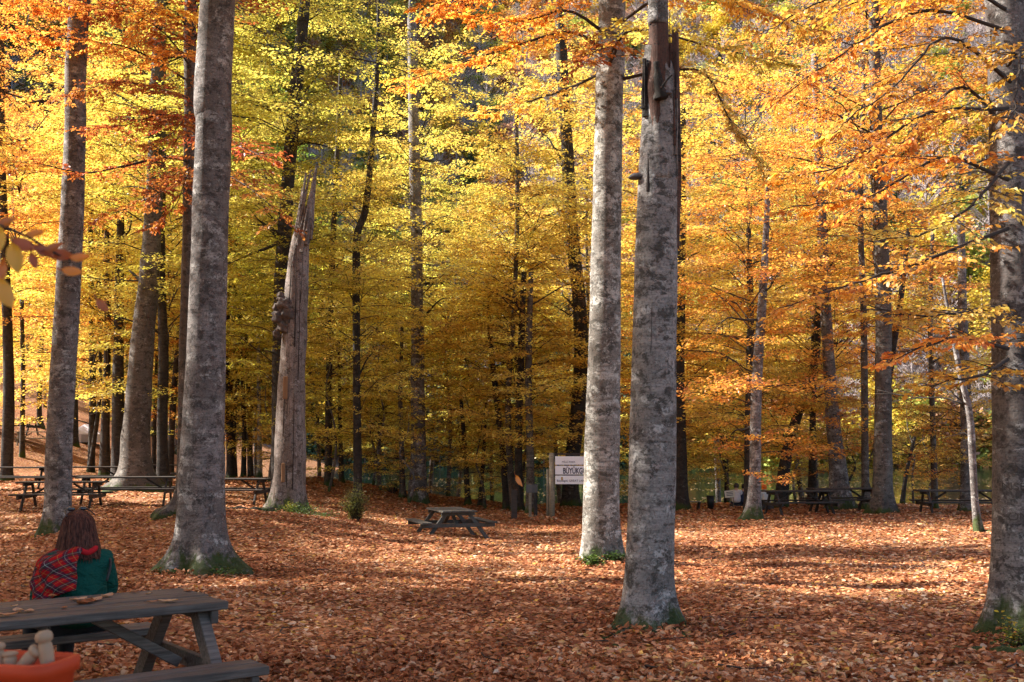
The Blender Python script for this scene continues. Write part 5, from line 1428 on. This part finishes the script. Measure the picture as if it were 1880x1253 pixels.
for lab, px, D, c_, h, r, n_ in (('ivy clump at the right foot of the broken spire', 556, 31.6, (.10, .16, .03), .38, .8, 46), ('low ivy patch trailing right of the broken spire', 590, 31.0, (.09, .13, .03), .22, .8, 40),
                                 ('yellow green sprig in the ivy below the broken spire', 540, 31.8, (.30, .30, .04), .42, .35, 20), ('low green patch at the left foot of the broken spire', 492, 32.0, (.05, .09, .02), .2, .6, 30),
                                 ('dark fern tuft at the foot of the sunlit beech', 1082, 18.4, (.10, .17, .03), .26, .3, 40), ('dark green tuft between the sunlit beech and the snag', 1122, 18.5, (.05, .09, .02), .25, .22, 26),
                                 ('yellow seedling leaning on the right trunk foot', 1842, 10.05, (.50, .36, .05), .34, .2, 9), ('low grass and fern at the right trunk foot', 1868, 9.9, (.08, .11, .02), .22, .35, 40),
                                 ('moss green tuft right of the dead snag foot', 1232, 11.2, (.07, .10, .02), .07, .16, 20),
                                 ('moss and grass ring at the left foot of the massive trunk', 320, 16.9, (.06, .10, .02), .09, .3, 30), ('moss and grass ring at the right foot of the massive trunk', 420, 16.8, (.06, .10, .02), .08, .32, 30),
                                 ('bright green plant in the lit shore gap left of the bent lit trunk', 722, 44.2, (.22, .30, .04), 1.6, .8, 60)):
    q = on_ground(px, D)
    sprig_plant('ground_plant', lab, 'plant', q, c_, rp_, n_, h, r, .055 if D > 12 else .045, 'small green plants on the leaf litter')

# surface roots
def root_log(label, pts_, rad, cat='root', mat='bark_mid', name='tree_root'):
    q = []
    for px, py, D in pts_:
        x = (px - CX) / F * D; q.append([x, D, gz(x, D)])
    q = np.array(q); b = q[0].copy(); q = q - b
    m_ = spline(q, 18); mb = MB()
    add_tube(mb, m_ + np.array([0, 0, .0]), np.linspace(rad, rad * .35, 18) * (1 + .2 * np.sin(np.arange(18) * 1.3)), 12)
    o = mb.obj(name, M[mat], loc=b, smooth=True); return prop(o, label, cat, 'exposed roots on the leaf litter')
root_log('thick grey exposed root lying in front of the right trunk', [(1880, 0, 9.6), (1820, 0, 9.7), (1760, 0, 9.85), (1725, 0, 10.0)], .085)
root_log('long root reaching left from the broken spire', [(505, 0, 32.0), (475, 0, 31.6), (440, 0, 31.2), (405, 0, 31.0)], .16)
root_log('short root right of the dead snag foot', [(1225, 0, 11.3), (1245, 0, 11.0), (1262, 0, 10.8)], .05)
root_log('low root left of the dead snag foot', [(1150, 0, 11.2), (1120, 0, 10.9), (1095, 0, 10.8)], .05)
root_log('mossy root in the leaves before the dead snag', [(1120, 0, 10.3), (1160, 0, 10.15), (1205, 0, 10.1)], .035)
root_log('dark fallen stick at the foot of the slender crooked stem', [(1825, 0, 27), (1812, 0, 26.8), (1800, 0, 26.9)], .10)

# ------------------------------------------------------------------ foreground twig and falling leaf
tw = empty('leafy_twig', P(-60, 400, 1.5), label='out-of-focus orange beech twig hanging in at the left edge', cat='twig')
tb = np.array(tw.location)
mb = MB(); q = spline(np.array([list(P(-60, 395, 1.5)), list(P(40, 430, 1.5)), list(P(110, 470, 1.52)), list(P(150, 480, 1.55))]), 14) - tb
add_tube(mb, q, np.linspace(.003, .001, 14), 6); mb.obj('stem', M['twig'], tw, smooth=True)
NEAR = (0.72, 0.30, 0.03)
for px, py, L_, ang, D_, c_ in ((66, 430, .034, 8, 1.5, (.80, .26, .012)), (112, 470, .05, -10, 1.52, (.42, .10, .012)), (148, 474, .036, 5, 1.5, (.80, .25, .012)), (134, 500, .038, -8, 1.48, (.80, .27, .015)), (28, 476, .055, -75, 1.45, (.72, .42, .03)),
                                 (-4, 440, .05, -85, 1.42, (.75, .45, .03)), (8, 540, .06, -60, 1.45, (.72, .38, .03)), (188, 562, .034, -48, 1.6, (.42, .12, .015)), (45, 452, .05, -25, 1.5, (.42, .10, .012)), (62, 480, .03, -70, 1.5, (.38, .09, .012)), (12, 410, .04, 20, 1.5, (.5, .15, .012)),
                                 (100, 455, .036, 20, 1.5, (.42, .11, .012)), (82, 463, .04, -30, 1.5, (.35, .08, .012)), (6, 500, .05, 80, 1.5, (.48, .14, .012))):
    p = P(px, py, D_)
    single_leaf('leaf', tuple(p - tw.location), L_ * .82, 0, .5, None, None, curl=.2, rot=(R(68), R(-ang), 0), mat=M['leaf'], colr=c_, parent=tw)
single_leaf('falling_leaf', tuple(P(951, 884, 4.6)), .055, 0, .6, 'blurred orange leaf falling in mid-air left of the sign', 'leaf', curl=.3, rot=(R(60), R(60), R(10)), mat=M['leaf'], colr=(.62, .22, .03))

# orange tub with wooden pegs on a stand, bottom left corner ---------------------
TD = 2.0
pc = P(-20, 1214, 2.05)
M['orange'] = plain('orange_plastic', (.48, .045, .008), .6, .3, 6, .1)
M['peg'] = plain('turned_pale_wood', (.36, .23, .14), .6, .3, 14, .12)
st = empty('side_table', (pc.x - .0, pc.y + .02, 0), R(-12), label='narrow wooden stand under the orange tub', cat='table')
ztop = pc.z - .26
bevel(MB().box((0, 0, ztop - .02), (.5, .4, .04)).obj('table_top', M['table_wood'], st), .006)
for a in (-1, 1):
    for b in (-1, 1): bevel(MB().box((a * .2, b * .15, (ztop - .04) / 2 - .02), (.045, .045, ztop - .04)).obj('leg', M['table_wood'], st), .004)
tub = empty('tub', (pc.x, pc.y + .02, ztop), R(-12), label='open orange plastic tub in the bottom left corner', cat='tub')
def rrect(w_, h_, r_, z, n_=6):
    o_ = []
    for cx, cy_, a0 in ((w_ - r_, h_ - r_, 0), (-w_ + r_, h_ - r_, 90), (-w_ + r_, -h_ + r_, 180), (w_ - r_, -h_ + r_, 270)):
        for k in range(n_):
            a = R(a0 + 90 * k / (n_ - 1)); o_.append([cx + r_ * math.cos(a), cy_ + r_ * math.sin(a), z])
    return o_
rings = [rrect(.12, .05, .025, .0), rrect(.14, .062, .03, .235), rrect(.148, .070, .034, .24), rrect(.148, .070, .034, .262), rrect(.14, .062, .03, .265), rrect(.132, .055, .028, .255), rrect(.115, .045, .02, .01)]
V = sum(rings, []); k_ = 24; i = np.arange(len(rings) - 1)[:, None] * k_; j = np.arange(k_)[None]; j2 = (j + 1) % k_
mb = MB(); mb.add(V, np.stack([i + j, i + j2, i + k_ + j2, i + k_ + j], -1).reshape(-1, 4)); mb.add(rings[0] + rings[-1], [list(range(24))[::-1], list(range(24, 48))])
mb.obj('bowl', M['orange'], tub, smooth=True)
def peg(label, px, py0, py1, wpx, D, tip=(0, 0)):
    a = P(px, py1, D); b = P(px + tip[0], py0, D); d = b - a; L_ = d.length
    lo_ = MB(); r_ = wpx * .5 * D / F
    ex = d.normalized()
    prof = [(-2.2, .62), (-.8, .72), (0, .85), (.42, .95), (.60, .85), (.66, .72), (.70, 1.02), (.82, 1.12), (.93, .98), (.99, .6), (1.0, .05)]
    pth = [a + d * t for t, _ in prof]
    add_tube(lo_, np.array([list(x - a) for x in pth]), [r_ * q_ for _, q_ in prof], 14)
    prop(lo_.obj('wooden_peg', M['peg'], loc=tuple(a), smooth=True), label, 'wooden peg', 'turned wooden pegs in the orange tub')
peg('upright turned wooden peg with round head, tallest in the orange tub', 88, 1158, 1222, 28, 2.05, (-9, 0))
peg('pale wooden peg lying slanted left of the tall peg in the tub', 42, 1190, 1222, 26, 2.05, (30, 0))
peg('round pale peg head low in the middle of the tub', 18, 1196, 1222, 26, 2.05, (0, 0))
peg('blurred wooden peg at the left frame edge in the tub', -2, 1180, 1222, 24, 2.05, (-3, 0))
